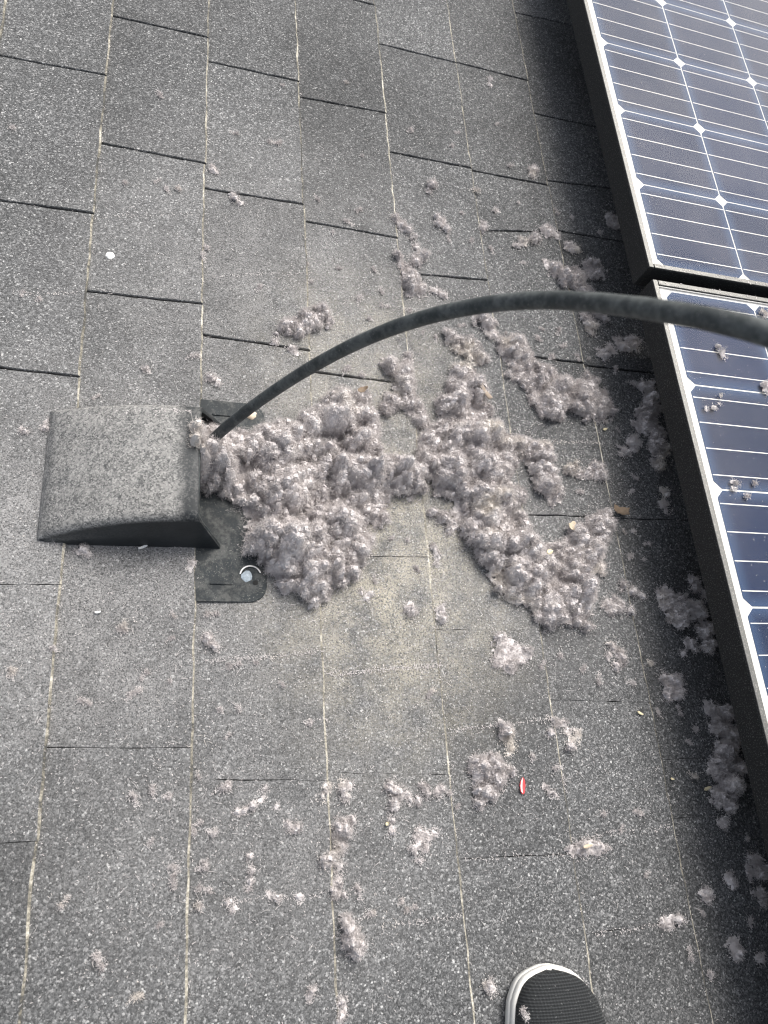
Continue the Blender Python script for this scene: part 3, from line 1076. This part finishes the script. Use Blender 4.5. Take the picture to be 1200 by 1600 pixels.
PILES = 'big heaps of lint'
lint([(316, 676, 20), (336, 690, 24), (352, 705, 30), (395, 705, 40), (440, 700, 44), (498, 690, 40), (545, 640, 36), (570, 655, 18), (520, 650, 30), (565, 690, 30), (400, 760, 36), (450, 760, 52),
      (520, 740, 50), (580, 735, 36), (628, 738, 26), (645, 752, 14), (420, 835, 42), (480, 835, 56), (535, 815, 42), (470, 885, 36), (525, 880, 34), (498, 912, 16), (560, 850, 18), (405, 790, 24), (575, 772, 24), (590, 798, 13)],
     'largest woolly grey lint heap spilling out of the vent mouth', .062, group=PILES, name='lint_heap', lump=1.1, rag=.25, peaks=[(309, 664, .010, .077), (307, 684, .010, .077), (318, 700, .013, .073), (332, 690, .016, .068), (352, 705, .020, .062), (540, 640, .022, .058), (470, 830, .030, .066)])
lint([(724, 588, 18), (733, 612, 26), (712, 640, 26), (745, 650, 24), (690, 690, 30), (730, 692, 36), (765, 682, 24), (678, 722, 26), (715, 735, 38), (755, 732, 34), (786, 708, 20), (742, 775, 36),
      (778, 785, 30), (805, 772, 14), (760, 815, 34), (795, 828, 32), (785, 862, 34), (825, 868, 34), (815, 902, 36), (858, 900, 38), (862, 940, 30), (900, 920, 32), (906, 952, 20), (888, 866, 20),
      (915, 850, 22), (936, 828, 20), (932, 872, 18), (942, 808, 14), (815, 692, 16), (838, 702, 20), (852, 722, 22), (856, 748, 20), (872, 766, 10)],
     'long lumpy lint heap running diagonally beside the vent heap', .034, group=PILES, name='lint_heap', holes=[(806, 738, 10)], rag=.30)
lint([(788, 536, 10), (803, 548, 20), (822, 566, 22), (842, 592, 22), (855, 622, 22), (880, 612, 20), (905, 620, 23), (930, 630, 20), (948, 636, 10), (922, 592, 10), (815, 588, 9), (868, 640, 13)],
     'medium lint heap just below the arch of the rod', .022, group=PILES, name='lint_heap', rag=.35)
lint([(612, 570, 13), (634, 582, 14), (630, 605, 17), (616, 628, 14), (645, 632, 15), (656, 652, 13), (603, 640, 7), (640, 560, 7)],
     'upright lint clump under the rod between the two biggest heaps', .017)
lint([(704, 526, 7), (715, 537, 11), (734, 546, 14), (750, 560, 9)], 'short lint strip just left of the rod-shadowed medium heap', .013)
lint([(748, 498, 9), (760, 508, 12), (770, 520, 8)], 'small lint lump touching the lower edge of the arching rod', .012)
lint([(446, 514, 9), (465, 513, 13), (484, 502, 14), (504, 489, 11), (515, 500, 7), (500, 478, 5)], 'bushy lint clump left of the rod, alone above the vent', .014)
lint([(428, 536, 6), (432, 524, 4), (455, 546, 5), (462, 553, 4)], 'thin lint wisps just below the bushy clump left of the rod', .005)
lint([(622, 400, 6), (630, 412, 9), (650, 405, 8), (660, 402, 6), (640, 428, 11), (645, 444, 14), (658, 448, 11), (640, 455, 8)], 'forked lint clump on a course edge above the rod', .014)
lint([(682, 456, 6), (692, 462, 5)], 'lint wisp beside the forked clump above the rod', .005)
lint([(618, 342, 7), (628, 350, 8), (637, 358, 6), (645, 372, 4), (650, 385, 4)], 'lint clump at the top of the course line above the forked clump', .009)
lint([(688, 349, 7), (697, 357, 6), (682, 342, 4)], 'lint tuft right of the topmost course-line clump', .008)
lint([(757, 352, 6), (752, 359, 4)], 'lint tuft on the course line far above the rod arch', .007)
lint([(855, 362, 10), (866, 366, 6), (836, 375, 8), (818, 379, 6), (808, 384, 4)], 'row of three joined lint bits above the rod toward the panel', .010)
lint([(898, 388, 8), (890, 384, 5)], 'lint tuft in the panel shade above the dark hooked clump', .008)
lint([(858, 414, 6), (868, 424, 7), (882, 434, 10), (900, 438, 12), (905, 428, 10), (927, 422, 13), (936, 418, 7), (915, 452, 8)], 'hooked lint clump in the panel shade just above the rod', .014)
lint([(958, 350, 9), (966, 346, 5), (952, 343, 5)], 'dark lint tuft right under the farther panel frame', .009)
lint([(914, 494, 7), (923, 508, 9), (932, 490, 6), (940, 496, 6), (924, 520, 5)], 'ragged lint tuft below the rod in the panel shade', .010)
lint([(944, 553, 8), (955, 545, 8), (968, 538, 9), (985, 540, 10), (994, 535, 6)], 'bent lint strip below the rod close to the nearer panel', .011)
lint([(1010, 606, 9), (1020, 634, 13), (1012, 650, 14), (1003, 664, 11), (990, 690, 9), (1024, 676, 10), (1030, 698, 12), (1028, 722, 8), (978, 706, 6), (1015, 620, 7)], 'dark lint drift along the nearer panel frame, the upper one', .016)
lint([(1038, 788, 7), (1036, 768, 6), (1042, 798, 4)], 'small shaded lint tuft below the upper drift by the panel', .008)
lint([(890, 733, 7), (902, 738, 8), (916, 740, 8), (932, 734, 11), (940, 744, 8)], 'lint bit pointing at the panel from the diagonal heap', .011)
lint([(972, 916, 6), (988, 923, 6), (1004, 931, 5)], 'slender lint strand lying off the lower end of the diagonal heap', .006)
lint([(948, 945, 8), (966, 946, 10), (984, 952, 6), (955, 955, 6)], 'lint tuft right of the lower end of the diagonal heap', .009)
lint([(1042, 938, 14), (1062, 948, 15), (1085, 956, 12), (1058, 968, 11), (1085, 915, 8), (1098, 985, 9), (1105, 1010, 8), (1040, 925, 7), (1102, 930, 7)], 'spread-out dark lint patch against the nearer panel, between two drifts', .010)
lint([(1075, 1005, 7), (1068, 1020, 5), (1085, 1015, 5)], 'dim lint tuft between the spread patch and the lower drift', .007)
lint([(678, 800, 6), (692, 810, 9), (708, 818, 8), (702, 826, 7)], 'flat lint tuft tucked against the left flank of the diagonal heap', .008)
lint([(680, 855, 5), (684, 868, 7), (683, 880, 4)], 'narrow lint wisp on the course line below the tucked tuft', .007)
lint([(688, 954, 7), (690, 967, 6)], 'lint tuft on the course line right of the pale dusty patch', .007)
lint([(643, 955, 8), (638, 946, 5)], 'lone lint tuft on the tan dusty shingle', .007)
lint([(784, 1002, 11), (800, 1014, 14), (780, 1030, 10), (815, 1022, 11), (796, 1040, 9), (825, 1020, 6)], 'round lint clump below the diagonal heap', .016)
lint([(956, 1012, 7), (966, 1022, 8), (962, 1040, 6), (952, 1024, 5)], 'upright lint tuft between the round clump and the panel', .009)
lint([(1038, 1056, 6), (1052, 1068, 10), (1058, 1082, 9), (1044, 1082, 8), (1062, 1068, 7)], 'shaded lint clump left of the lower drift by the panel', .011)
lint([(784, 1130, 5), (790, 1146, 10), (799, 1162, 9), (795, 1177, 4)], 'oval lint clump above the big isolated clump', .011)
lint([(864, 1126, 6), (878, 1131, 8), (888, 1142, 7), (893, 1160, 9), (903, 1152, 5), (904, 1142, 4), (858, 1146, 5)], 'curled lint clump astride a course line below the round clump', .010)
lint([(748, 1194, 12), (770, 1194, 13), (758, 1212, 17), (775, 1222, 13), (756, 1238, 11), (750, 1256, 6), (796, 1206, 7), (770, 1240, 7)], 'big isolated lint clump left of the red chip', .018)
lint([(850, 1230, 4), (860, 1238, 6), (866, 1243, 4)], 'small lint tuft right of the red chip', .005)
lint([(654, 1304, 8), (668, 1308, 8), (649, 1322, 8), (664, 1326, 6), (655, 1345, 5), (680, 1300, 5)], 'star-shaped lint clump below the spread wisps', .012, rag=.7, solid=True)
lint([(610, 1228, 7), (620, 1240, 10), (615, 1256, 9), (635, 1240, 6), (642, 1250, 6), (664, 1238, 9), (652, 1248, 6), (684, 1240, 6), (690, 1234, 4), (612, 1280, 4), (613, 1300, 5), (660, 1225, 4)], 'spread lint wisps under a shingle slot, with one trailing leg', .010)
lint([(532, 1290, 9), (540, 1300, 10), (533, 1316, 8), (530, 1328, 6), (508, 1346, 9), (524, 1344, 9), (532, 1356, 8), (528, 1376, 7), (526, 1394, 7), (540, 1398, 5), (550, 1282, 5)], 'tall lint chain hanging along a course line', .013)
lint([(538, 1232, 7), (548, 1226, 6), (540, 1245, 8), (500, 1246, 6), (509, 1230, 6), (535, 1222, 5)], 'loose lint wisps at the head of the tall chain', .008)
lint([(540, 1438, 6), (546, 1452, 10), (550, 1468, 12), (558, 1488, 9), (563, 1478, 8)], 'slanting lint clump alone below the tall chain', .015)
lint([(486, 1546, 6), (483, 1558, 5)], 'small lint tuft at the bottom, left of a course line', .007)
lint([(533, 1567, 8), (534, 1582, 7), (532, 1594, 5)], 'lint tuft on the course line at the bottom edge', .009)
lint([(413, 1234, 6), (408, 1248, 7), (396, 1260, 6), (382, 1266, 5), (371, 1270, 4), (355, 1228, 5)], 'zigzag lint wisp under the slot left of the tall chain', .007)
lint([(447, 1286, 4), (460, 1296, 6), (453, 1290, 4), (432, 1262, 4)], 'lint fleck pair right of the zigzag wisp', .006)
lint([(390, 1340, 4), (392, 1358, 5), (390, 1376, 6), (386, 1388, 4)], 'vertical lint wisp below the zigzag wisp', .006)
lint([(357, 1408, 5), (366, 1418, 5)], 'lint fleck left of the vertical wisp', .006)
lint([(420, 1398, 4), (432, 1402, 5), (465, 1400, 5), (468, 1408, 4)], 'low lint scatter left of the tall chain foot', .004)
lint([(326, 1000, 6), (336, 1010, 7), (320, 996, 4)], 'dusty lint tuft just below the flange of the vent', .007)
lint([(1114, 1108, 8), (1132, 1112, 9), (1125, 1136, 12), (1140, 1148, 10), (1133, 1176, 14), (1122, 1200, 12), (1148, 1192, 11), (1138, 1222, 14), (1124, 1244, 10), (1140, 1258, 9), (1130, 1284, 6), (1150, 1168, 8)], 'dark lint drift along the nearer panel frame, the lower one', .018)
lint([(1180, 1344, 10), (1190, 1362, 10), (1174, 1366, 6), (1186, 1398, 8)], 'dark lint clump at the right edge below the lower drift', .012)
lint([(1103, 1400, 8), (1112, 1398, 5)], 'lint tuft left of the right-edge clump', .008)
lint([(1138, 1374, 7), (1144, 1384, 4)], 'dim lint tuft between two tufts near the right edge', .007)
lint([(1036, 1443, 6), (1045, 1440, 6), (1056, 1438, 5), (1046, 1448, 4)], 'lint tuft on the shingle right of the leaf roll', .008)
lint([(1152, 1481, 11), (1145, 1475, 6)], 'roundish lint clump near the lower right corner', .010)
lint([(1186, 1497, 6)], 'lint tuft at the right edge below the roundish clump', .007)
lint([(764, 1542, 7), (771, 1550, 5)], 'lint tuft on the shingle just left of the shoe', .007)
lint([(70, 668, 6), (72, 660, 3)], 'pale lint tuft beside the upper left corner of the vent hood', .007)
lint([(40, 675, 5), (34, 670, 3)], 'pale lint tuft farthest left, level with the vent hood', .005)
lint([(130, 858, 8), (138, 866, 4), (120, 862, 4)], 'grey lint tuft at the foot of the vent hood', .007)
lint([(300, 880, 6), (296, 890, 4)], 'grey lint tuft left of the flange corner', .005)
lint([(330, 590, 7), (340, 598, 4)], 'pale lint tuft on the shingle above the vent flange', .006)
lint([(335, 266, 6), (332, 258, 3)], 'pale lint tuft on a course line high in the left half', .006)
lint([(367, 311, 6), (374, 318, 4), (362, 305, 3)], 'lint tuft on a shingle slot high in the left half', .005)
lint([(673, 292, 5), (679, 286, 4), (670, 300, 3)], 'lint tuft above the topmost course-line clump', .006)
lint([(832, 268, 7), (830, 276, 4)], 'lint tuft on a slot high above the rod near the panel shade', .007)
lint([(765, 124, 3), (765, 133, 3)], 'thin upright lint wisp near the top, left of the panel', .005)
lint([(565, 925, 4), (572, 935, 5), (580, 928, 4)], 'tiny pinkish lint tuft below the largest heap', .005)
GP = 'lint tufts on the panel glass'
GB = HG
lint([(1126, 549, 3.4), (1131, 557, 4), (1124, 540, 2)], 'lint tuft on the nearer panel just under the rod', .006, GB, GP)
lint([(1105, 638, 2.6), (1116, 636, 3.4), (1125, 630, 2), (1127, 618, 2)], 'flat lint wisp on the second cell row of the nearer panel', .004, GB, GP)
lint([(1149, 753, 3.6), (1151, 763, 3.4)], 'lint tuft standing on a white cell line of the nearer panel', .009, GB, GP)
lint([(1168, 773, 2.8)], 'small lint bit right beside the tuft on the white cell line', .006, GB, GP)
lint([(1180, 756, 2.8)], 'small round lint bit just above the white cell line', .005, GB, GP)
lint([(1195, 488, 5)], 'lint tuft on the nearer panel above the rod at the right edge', .008, GB, GP)
lint([(1196, 602, 4), (1198, 612, 4)], 'lint tufts joined at the right edge of the nearer panel', .008, GB, GP)
# on the shoe
sh_lint = lint([(905, 1537, 7), (900, 1532, 4)], 'fluffy lint tuft stuck on the shoe', .005, .030, 'lint tufts on the shoe')
lint([(822, 1588, 4), (820, 1580, 3)], 'tiny white lint bit on the shoe near the sole', .004, .058, 'lint tufts on the shoe')

# tiny tufts that nothing tells apart
TINY = [(435, 225), (365, 208), (262, 300), (278, 296), (245, 285), (195, 286), (560, 330), (495, 310), (520, 365), (440, 135), (425, 225), (565, 245), (540, 130), (403, 452), (318, 405), (320, 385), (482, 440), (480, 412),
        (530, 420), (545, 350), (586, 425), (640, 205), (713, 210), (705, 230), (776, 195), (798, 260), (740, 300), (776, 330), (700, 375), (720, 335), (735, 378), (768, 392), (815, 412), (810, 318), (868, 330), (935, 365), (893, 340),
        (595, 455), (560, 470), (578, 500), (600, 480), (640, 485), (660, 520), (680, 530), (540, 580), (565, 585), (720, 510), (790, 520), (840, 530), (870, 520), (880, 540), (860, 560), (900, 560), (920, 560), (845, 515),
        (960, 580), (985, 600), (955, 655), (965, 672), (860, 790), (905, 770), (990, 745), (985, 770), (990, 830), (1010, 850), (1005, 875), (985, 870), (975, 830), (612, 840), (608, 815), (590, 800), (635, 845), (650, 890), (585, 905),
        (668, 1090), (675, 1080), (845, 1040), (875, 1025), (910, 1045), (935, 1060), (983, 1068), (1015, 1035), (1060, 1110), (1085, 1140), (1075, 1160), (1080, 1210), (1030, 1115), (1110, 1250), (970, 1295), (942, 1272), (995, 1270),
        (1010, 1365), (1095, 1425), (1110, 1525), (1075, 1490), (1165, 1310), (1170, 1440), (310, 1210), (345, 1235), (330, 1300), (305, 1290), (303, 1300), (270, 1355), (275, 1365), (268, 1375), (315, 1355), (318, 1390), (310, 1415),
        (235, 1315), (210, 1250), (240, 1240), (260, 1245), (100, 1410), (140, 1100), (130, 1095), (15, 1052), (22, 1055), (85, 1015), (225, 1055), (265, 1065), (215, 1080), (200, 1090), (370, 1105), (345, 1110), (355, 1150), (150, 1495),
        (250, 1445), (155, 1500), (210, 1560), (480, 1130), (365, 1040), (400, 1035), (440, 1070), (560, 1395), (575, 1430), (625, 1410), (640, 1420), (700, 1240), (715, 1260), (870, 1200), (880, 1225), (830, 1185), (330, 960), (195, 985),
        (190, 980), (270, 960), (265, 1000), (60, 470), (35, 460), (20, 200), (250, 150), (180, 655), (300, 560), (230, 580), (150, 620)]
tproto = []
for k in range(6):
    bl = [[(600, 800, 3.2), (604, 797, 2.2)], [(600, 800, 2.6), (604, 805, 2.4), (607, 809, 1.8)], [(600, 800, 2.4), (603, 795, 2.4), (606, 790, 2)], [(600, 800, 4), (606, 798, 2.2)], [(600, 800, 2.2), (606, 801, 2.4), (611, 799, 1.8)], [(600, 800, 2.4)]][k]
    o = lint(bl, 't', .0030, .0, 'x', seed=300 + k, dens=1.2, fuzz=.8)
    tproto.append(o.data)
    bpy.data.objects.remove(o)
for i, (x, y) in enumerate(TINY):
    q = at(x, y, .001)
    o = link('lint_tuft', tproto[i % 6])
    o.location = (q[0], q[1], roof_w(q[0]) + .0002)
    o.rotation_euler = (0, 0, random.uniform(0, 6.28))
    s = random.uniform(.65, 1.25)
    o.scale = (s, s, s)
    reg = ('on the shingles left of the rod, above the vent' if x < 600 and y < 700 else
           'above the arch of the rod, left of the panels' if y < 460 else
           'around the heaps under the rod arch' if y < 920 and x < 940 else
           'in the shade close to the nearer panel' if x >= 940 else
           'on the shingles left of the tall lint chain' if x < 520 else
           'on the shingles between the tall chain and the panel shade')
    tag(o, 'tiny pale lint tuft ' + reg, 'lint', 'tiny lint tufts ' + reg)

# ------------------------------------------------------------------ lint dust, flecks and threads nobody could count
def fleck_field(n, seed, boxuv, density, lmin, lmax, wid, zfun):
    rr = np.random.default_rng(seed)
    U = rr.uniform(boxuv[0], boxuv[1], n * 4); Vv = rr.uniform(boxuv[2], boxuv[3], n * 4)
    pr = density(U, Vv)
    k = rr.random(len(U)) < pr
    U, Vv = U[k][:n], Vv[k][:n]
    P = np.stack([U, Vv, zfun(U, Vv)], 1)
    return fibres(P, np.zeros_like(P), seed + 1, lmin, lmax, wid, 1.0, True)


def ell(U, V, cu, cv, ru, rv): return np.exp(-(((U - cu) / ru) ** 2 + ((V - cv) / rv) ** 2))


def dens_roof(U, V):
    d = .10 + .75 * ell(U, V, .30, -.22, .28, .24) + .8 * ell(U, V, .58, .2, .26, .34) + .6 * ell(U, V, .45, -.35, .25, .12) + .6 * ell(U, V, .66, -.05, .25, .3) + .35 * ell(U, V, .92, 0, .12, .5)
    c = fbm(U * 18, V * 18, 4) * .5 + .5
    return np.clip(d * (.3 + 1.5 * np.clip(c - .2, 0, 1)), 0, 1)


zf = lambda U, V: .0042 * ((U / EXPO) % 1.0) + .0010
parts_V, parts_F, off = [], [], 0
for args in ((9000, 11, (-.1, 1.15, -.62, 1.2), dens_roof, .0010, .0036, .00060, zf),
             (5200, 12, (-.1, 1.15, -.62, 1.2), dens_roof, .0008, .0022, .0011, zf),
             (900, 13, (-.1, 1.15, -.62, 1.2), dens_roof, .005, .012, .00045, zf)):
    V, Q = fleck_field(*args)
    parts_V.append(V); parts_F.append(Q + off); off += len(V)
# dust caught along the butt edges and over the buried slots of the course below
rr = np.random.default_rng(21)
for c in range(0, 7):
    for _ in range(260):
        v_ = rr.uniform(-.6, 1.1)
        u_ = (c + 1) * EXPO + rr.normal(.0008, .0013)
        if vnoise(np.array([v_ * 9]), np.array([c * 3.3]), 2)[0] < .38: continue
        P = np.array([[u_, v_, .0042 if u_ < (c + 1) * EXPO else .0012]])
        V, Q = fibres(P, np.zeros((1, 3)), rr.integers(1e6), .001, .0045, .0008, 1, True)
        parts_V.append(V); parts_F.append(Q + off); off += len(V)
TELE = [((320, 1034), (505, 1019)), ((512, 1054), (692, 1040)), ((703, 1143), (870, 1122)), ((890, 1311), (1048, 1290)), ((596, 1448), (720, 1431)), ((925, 1461), (1080, 1436)), ((850, 691), (945, 694)), ((330, 432), (470, 430)),
        ((150, 340), (310, 338)), ((20, 460), (130, 462)), ((720, 1342), (880, 1336)), ((350, 1408), (510, 1398))]
for (a, b), dn in zip(TELE, (1, 1.5, .9, .6, .5, .5, .5, .35, .3, .3, .35, .4)):
    A, Bq = at(*a), at(*b)
    for _ in range(int(210 * dn)):
        s = rr.random()
        p = A + (Bq - A) * s
        p[1] += rr.normal(0, .0016) + .0007 * math.sin(s * 9 + a[0])
        p[2] = roof_w(p[0]) + .0008
        V, Q = fibres(p[None], np.zeros((1, 3)), rr.integers(1e6), .001, .0035, .0008, 1, True)
        parts_V.append(V); parts_F.append(Q + off); off += len(V)
me = mesh_np('lint_dust', np.concatenate(parts_V), [np.concatenate(parts_F)])
dust = link('lint_dust', me, M['fibre'])
tag(dust, 'pale lint fibres and dust flecks strewn over the shingles', 'lint dust', None, 'stuff')

# specks of lint on the hood, the flange and the panel glass
def hood_z(U):
    s = np.clip((U - .119) / (.281 - .119), 0, 1)
    return .010 + .053 * (1 - (1 - s) ** 2.1) + .0022


pv, pf, off = [], [], 0
for args in ((1300, 31, (.128, .272, -.035, .09), lambda U, V: np.clip(.15 + .9 * (fbm(U * 40, V * 40, 8) + .25), 0, 1), .0012, .0045, .0007, lambda U, V: hood_z(U) + .0006),
             (240, 32, (.128, .270, -.035, .09), lambda U, V: np.clip(fbm(U * 22, V * 22, 9) * 2, 0, 1), .002, .005, .0020, lambda U, V: hood_z(U) + .0008)):
    V, Q = fleck_field(*args)
    pv.append(V); pf.append(Q + off); off += len(V)
me = mesh_np('lint_dust', np.concatenate(pv), [np.concatenate(pf)])
hd = link('lint_dust', me, M['fibre'])
tag(hd, 'pale lint flecks settled on the slanting top of the vent hood', 'lint dust', None, 'stuff')
pv, pf, off = [], [], 0
for args in ((700, 41, (.93, 1.25, -.3, .3), lambda U, V: .5 + 0 * U, .0008, .003, .0006, lambda U, V: HG + .0004 + 0 * U),
             (380, 42, (.93, 1.6, .36, 1.2), lambda U, V: .5 + 0 * U, .0008, .003, .0006, lambda U, V: HG + .0004 + 0 * U),
             (170, 43, (.92, 1.3, .327, .364), lambda U, V: (((V > .3565) | (V < .334)) * .8), .001, .004, .0014, lambda U, V: HG + .0022 + 0 * U)):
    V, Q = fleck_field(*args)
    pv.append(V); pf.append(Q + off); off += len(V)
me = mesh_np('lint_dust', np.concatenate(pv), [np.concatenate(pf)])
gd = link('lint_dust', me, M['fibre'])
tag(gd, 'fine lint specks sprinkled over the solar panel glass', 'lint dust', None, 'stuff')

# ------------------------------------------------------------------ small litter
def chip(name, label, cat, x, y, ang, L, W, m, h=None, curl=.0015, base=None, group=None, pointed=True, thick=.0006):
    q = at(x, y, base or .002)
    n = 8
    bm = bmesh.new()
    rows = []
    for i in range(n + 1):
        s = i / n
        w_ = W * .5 * (math.sin(math.pi * min(1, s * .92 + .06)) ** .7 if pointed else 1 - .25 * abs(s - .5))
        w_ *= random.uniform(.72, 1.12)
        z = curl * (2 * s - 1) ** 2
        rows.append([bm.verts.new((L * (s - .5), yy, z + curl * .6 * abs(yy / max(w_, 1e-6)) + zz)) for zz in (0, thick) for yy in (-w_, 0, w_)])
    for a, b in zip(rows[:-1], rows[1:]):
        for j in (0, 1):
            bm.faces.new((a[j], b[j], b[j + 1], a[j + 1])); bm.faces.new((a[3 + j], a[4 + j], b[4 + j], b[3 + j]))
        bm.faces.new((a[0], a[3], b[3], b[0])); bm.faces.new((a[2], b[2], b[5], a[5]))
    for r in (rows[0], rows[-1]):
        bm.faces.new((r[0], r[1], r[4], r[3])); bm.faces.new((r[1], r[2], r[5], r[4]))
    o = link(name, bm_mesh(name, bm, True), m)
    o.location = (q[0], q[1], (roof_w(q[0]) if base is None else base) + (h or .0004))
    o.rotation_euler = (0, 0, R_(ang))
    tag(o, label, cat, group)
    return o


red = chip('paint_chip', 'red and white chip lying beside the big isolated lint clump', 'chip', 815, 1228, 80, .0185, .0072, M['red'])
bm = bmesh.new()
for i in range(6):
    x0, x1 = -.0085 + i * .0028, -.0085 + (i + 1) * .0028
    f = lambda x: .0016 * (1 - (x / .0088) ** 2) ** .5 if abs(x) < .0088 else .0002
    z = lambda x: .0011 + .0015 * (x / .00925) ** 2
    vs_ = [bm.verts.new(v) for v in ((x0, .0002, z(x0)), (x1, .0002, z(x1)), (x1, .0002 + f(x1) * 1.5, z(x1) + .0008), (x0, .0002 + f(x0) * 1.5, z(x0) + .0008))]
    bm.faces.new(vs_)
link('white_face', bm_mesh('white_face', bm), M['white'], red)
chip('leaf_scrap', 'pale tan leaf scrap resting on the diagonal lint heap', 'leaf', 888, 826, 60, .014, .012, M['leafpale'], .011, .001, group='dry leaf scraps')
chip('leaf_scrap', 'crumpled brown leaf beside the lint near the panel shade', 'leaf', 966, 800, -10, .024, .013, M['leaf'], .004, .005, group='dry leaf scraps', pointed=False)
chip('leaf_scrap', 'cream leaf crumb in the middle of the diagonal lint heap', 'leaf', 839, 876, 20, .009, .007, M['seed'], .036, .001, group='dry leaf scraps')
chip('bark_strip', 'flat strip of bark stuck upright in the diagonal lint heap', 'bark', 745, 622, -62, .034, .0075, M['bark'], .022, .002, pointed=False)
chip('leaf_scrap', 'brown leaf crumbs caught in the top of the largest lint heap', 'leaf', 550, 640, 30, .016, .008, M['leaf'], .050, .003, group='dry leaf scraps')
chip('seed', 'yellowish seed on the shingle right of the curled lint clump', 'seed', 997, 1115, -30, .0085, .0034, M['seed'], group='loose seeds', thick=.0018)
chip('seed', 'pale seed husk in the shade left of the upper drift', 'seed', 945, 671, 20, .008, .004, M['seed'], group='loose seeds', thick=.0012)
chip('seed', 'straw-coloured seed husk in deep shade left of the lower drift', 'seed', 1104, 1232, 15, .012, .0045, M['seed'], group='loose seeds', thick=.0012)
chip('seed', 'tiny yellow seed beside the leg of the spread wisps', 'seed', 604, 1287, 40, .0048, .0036, M['seed'], group='loose seeds', thick=.002)
chip('seed', 'tiny cream seed in the shade above the lint of the right edge', 'seed', 1050, 1217, -20, .005, .003, M['seed'], group='loose seeds', thick=.001)
chip('straw_bit', 'short white straw at the foot of the vent hood', 'straw', 223, 856, 25, .0105, .0026, M['white'], pointed=False, thick=.0016)
chip('straw_bit', 'white fleck of straw on the shingle below the vent hood', 'straw', 153, 957, 10, .006, .0024, M['white'], pointed=False, thick=.0012)
q = at(172, 400)
d = blob_disc('dropping', 0, 0, .0055, .0, .0016, M['white'], None, 14)
d.location = (q[0], q[1], roof_w(q[0]) + .0002)
tag(d, 'chalky white bird dropping on a shingle above the vent', 'dropping')
roll = lint([(888, 1328, 4), (898, 1328, 7), (912, 1326, 9), (926, 1324, 9), (938, 1325, 7), (950, 1325, 3)], 'spindle-shaped lint roll with a dry leaf inside, by a course line', .0115, rag=.15, fuzz=.6, solid=True)
chip('leaf_scrap', 'tan leaf peeping out of the spindle-shaped lint roll', 'leaf', 912, 1322, 8, .013, .0045, M['leafpale'], .0098, .001, group='dry leaf scraps')

# ------------------------------------------------------------------ pitch the roof and all on it into the world
for o in list(scene.objects):
    if o.parent is None and o not in NO_TILT:
        o.matrix_world = TILT @ (Matrix.LocRotScale(o.location, o.rotation_euler, o.scale))
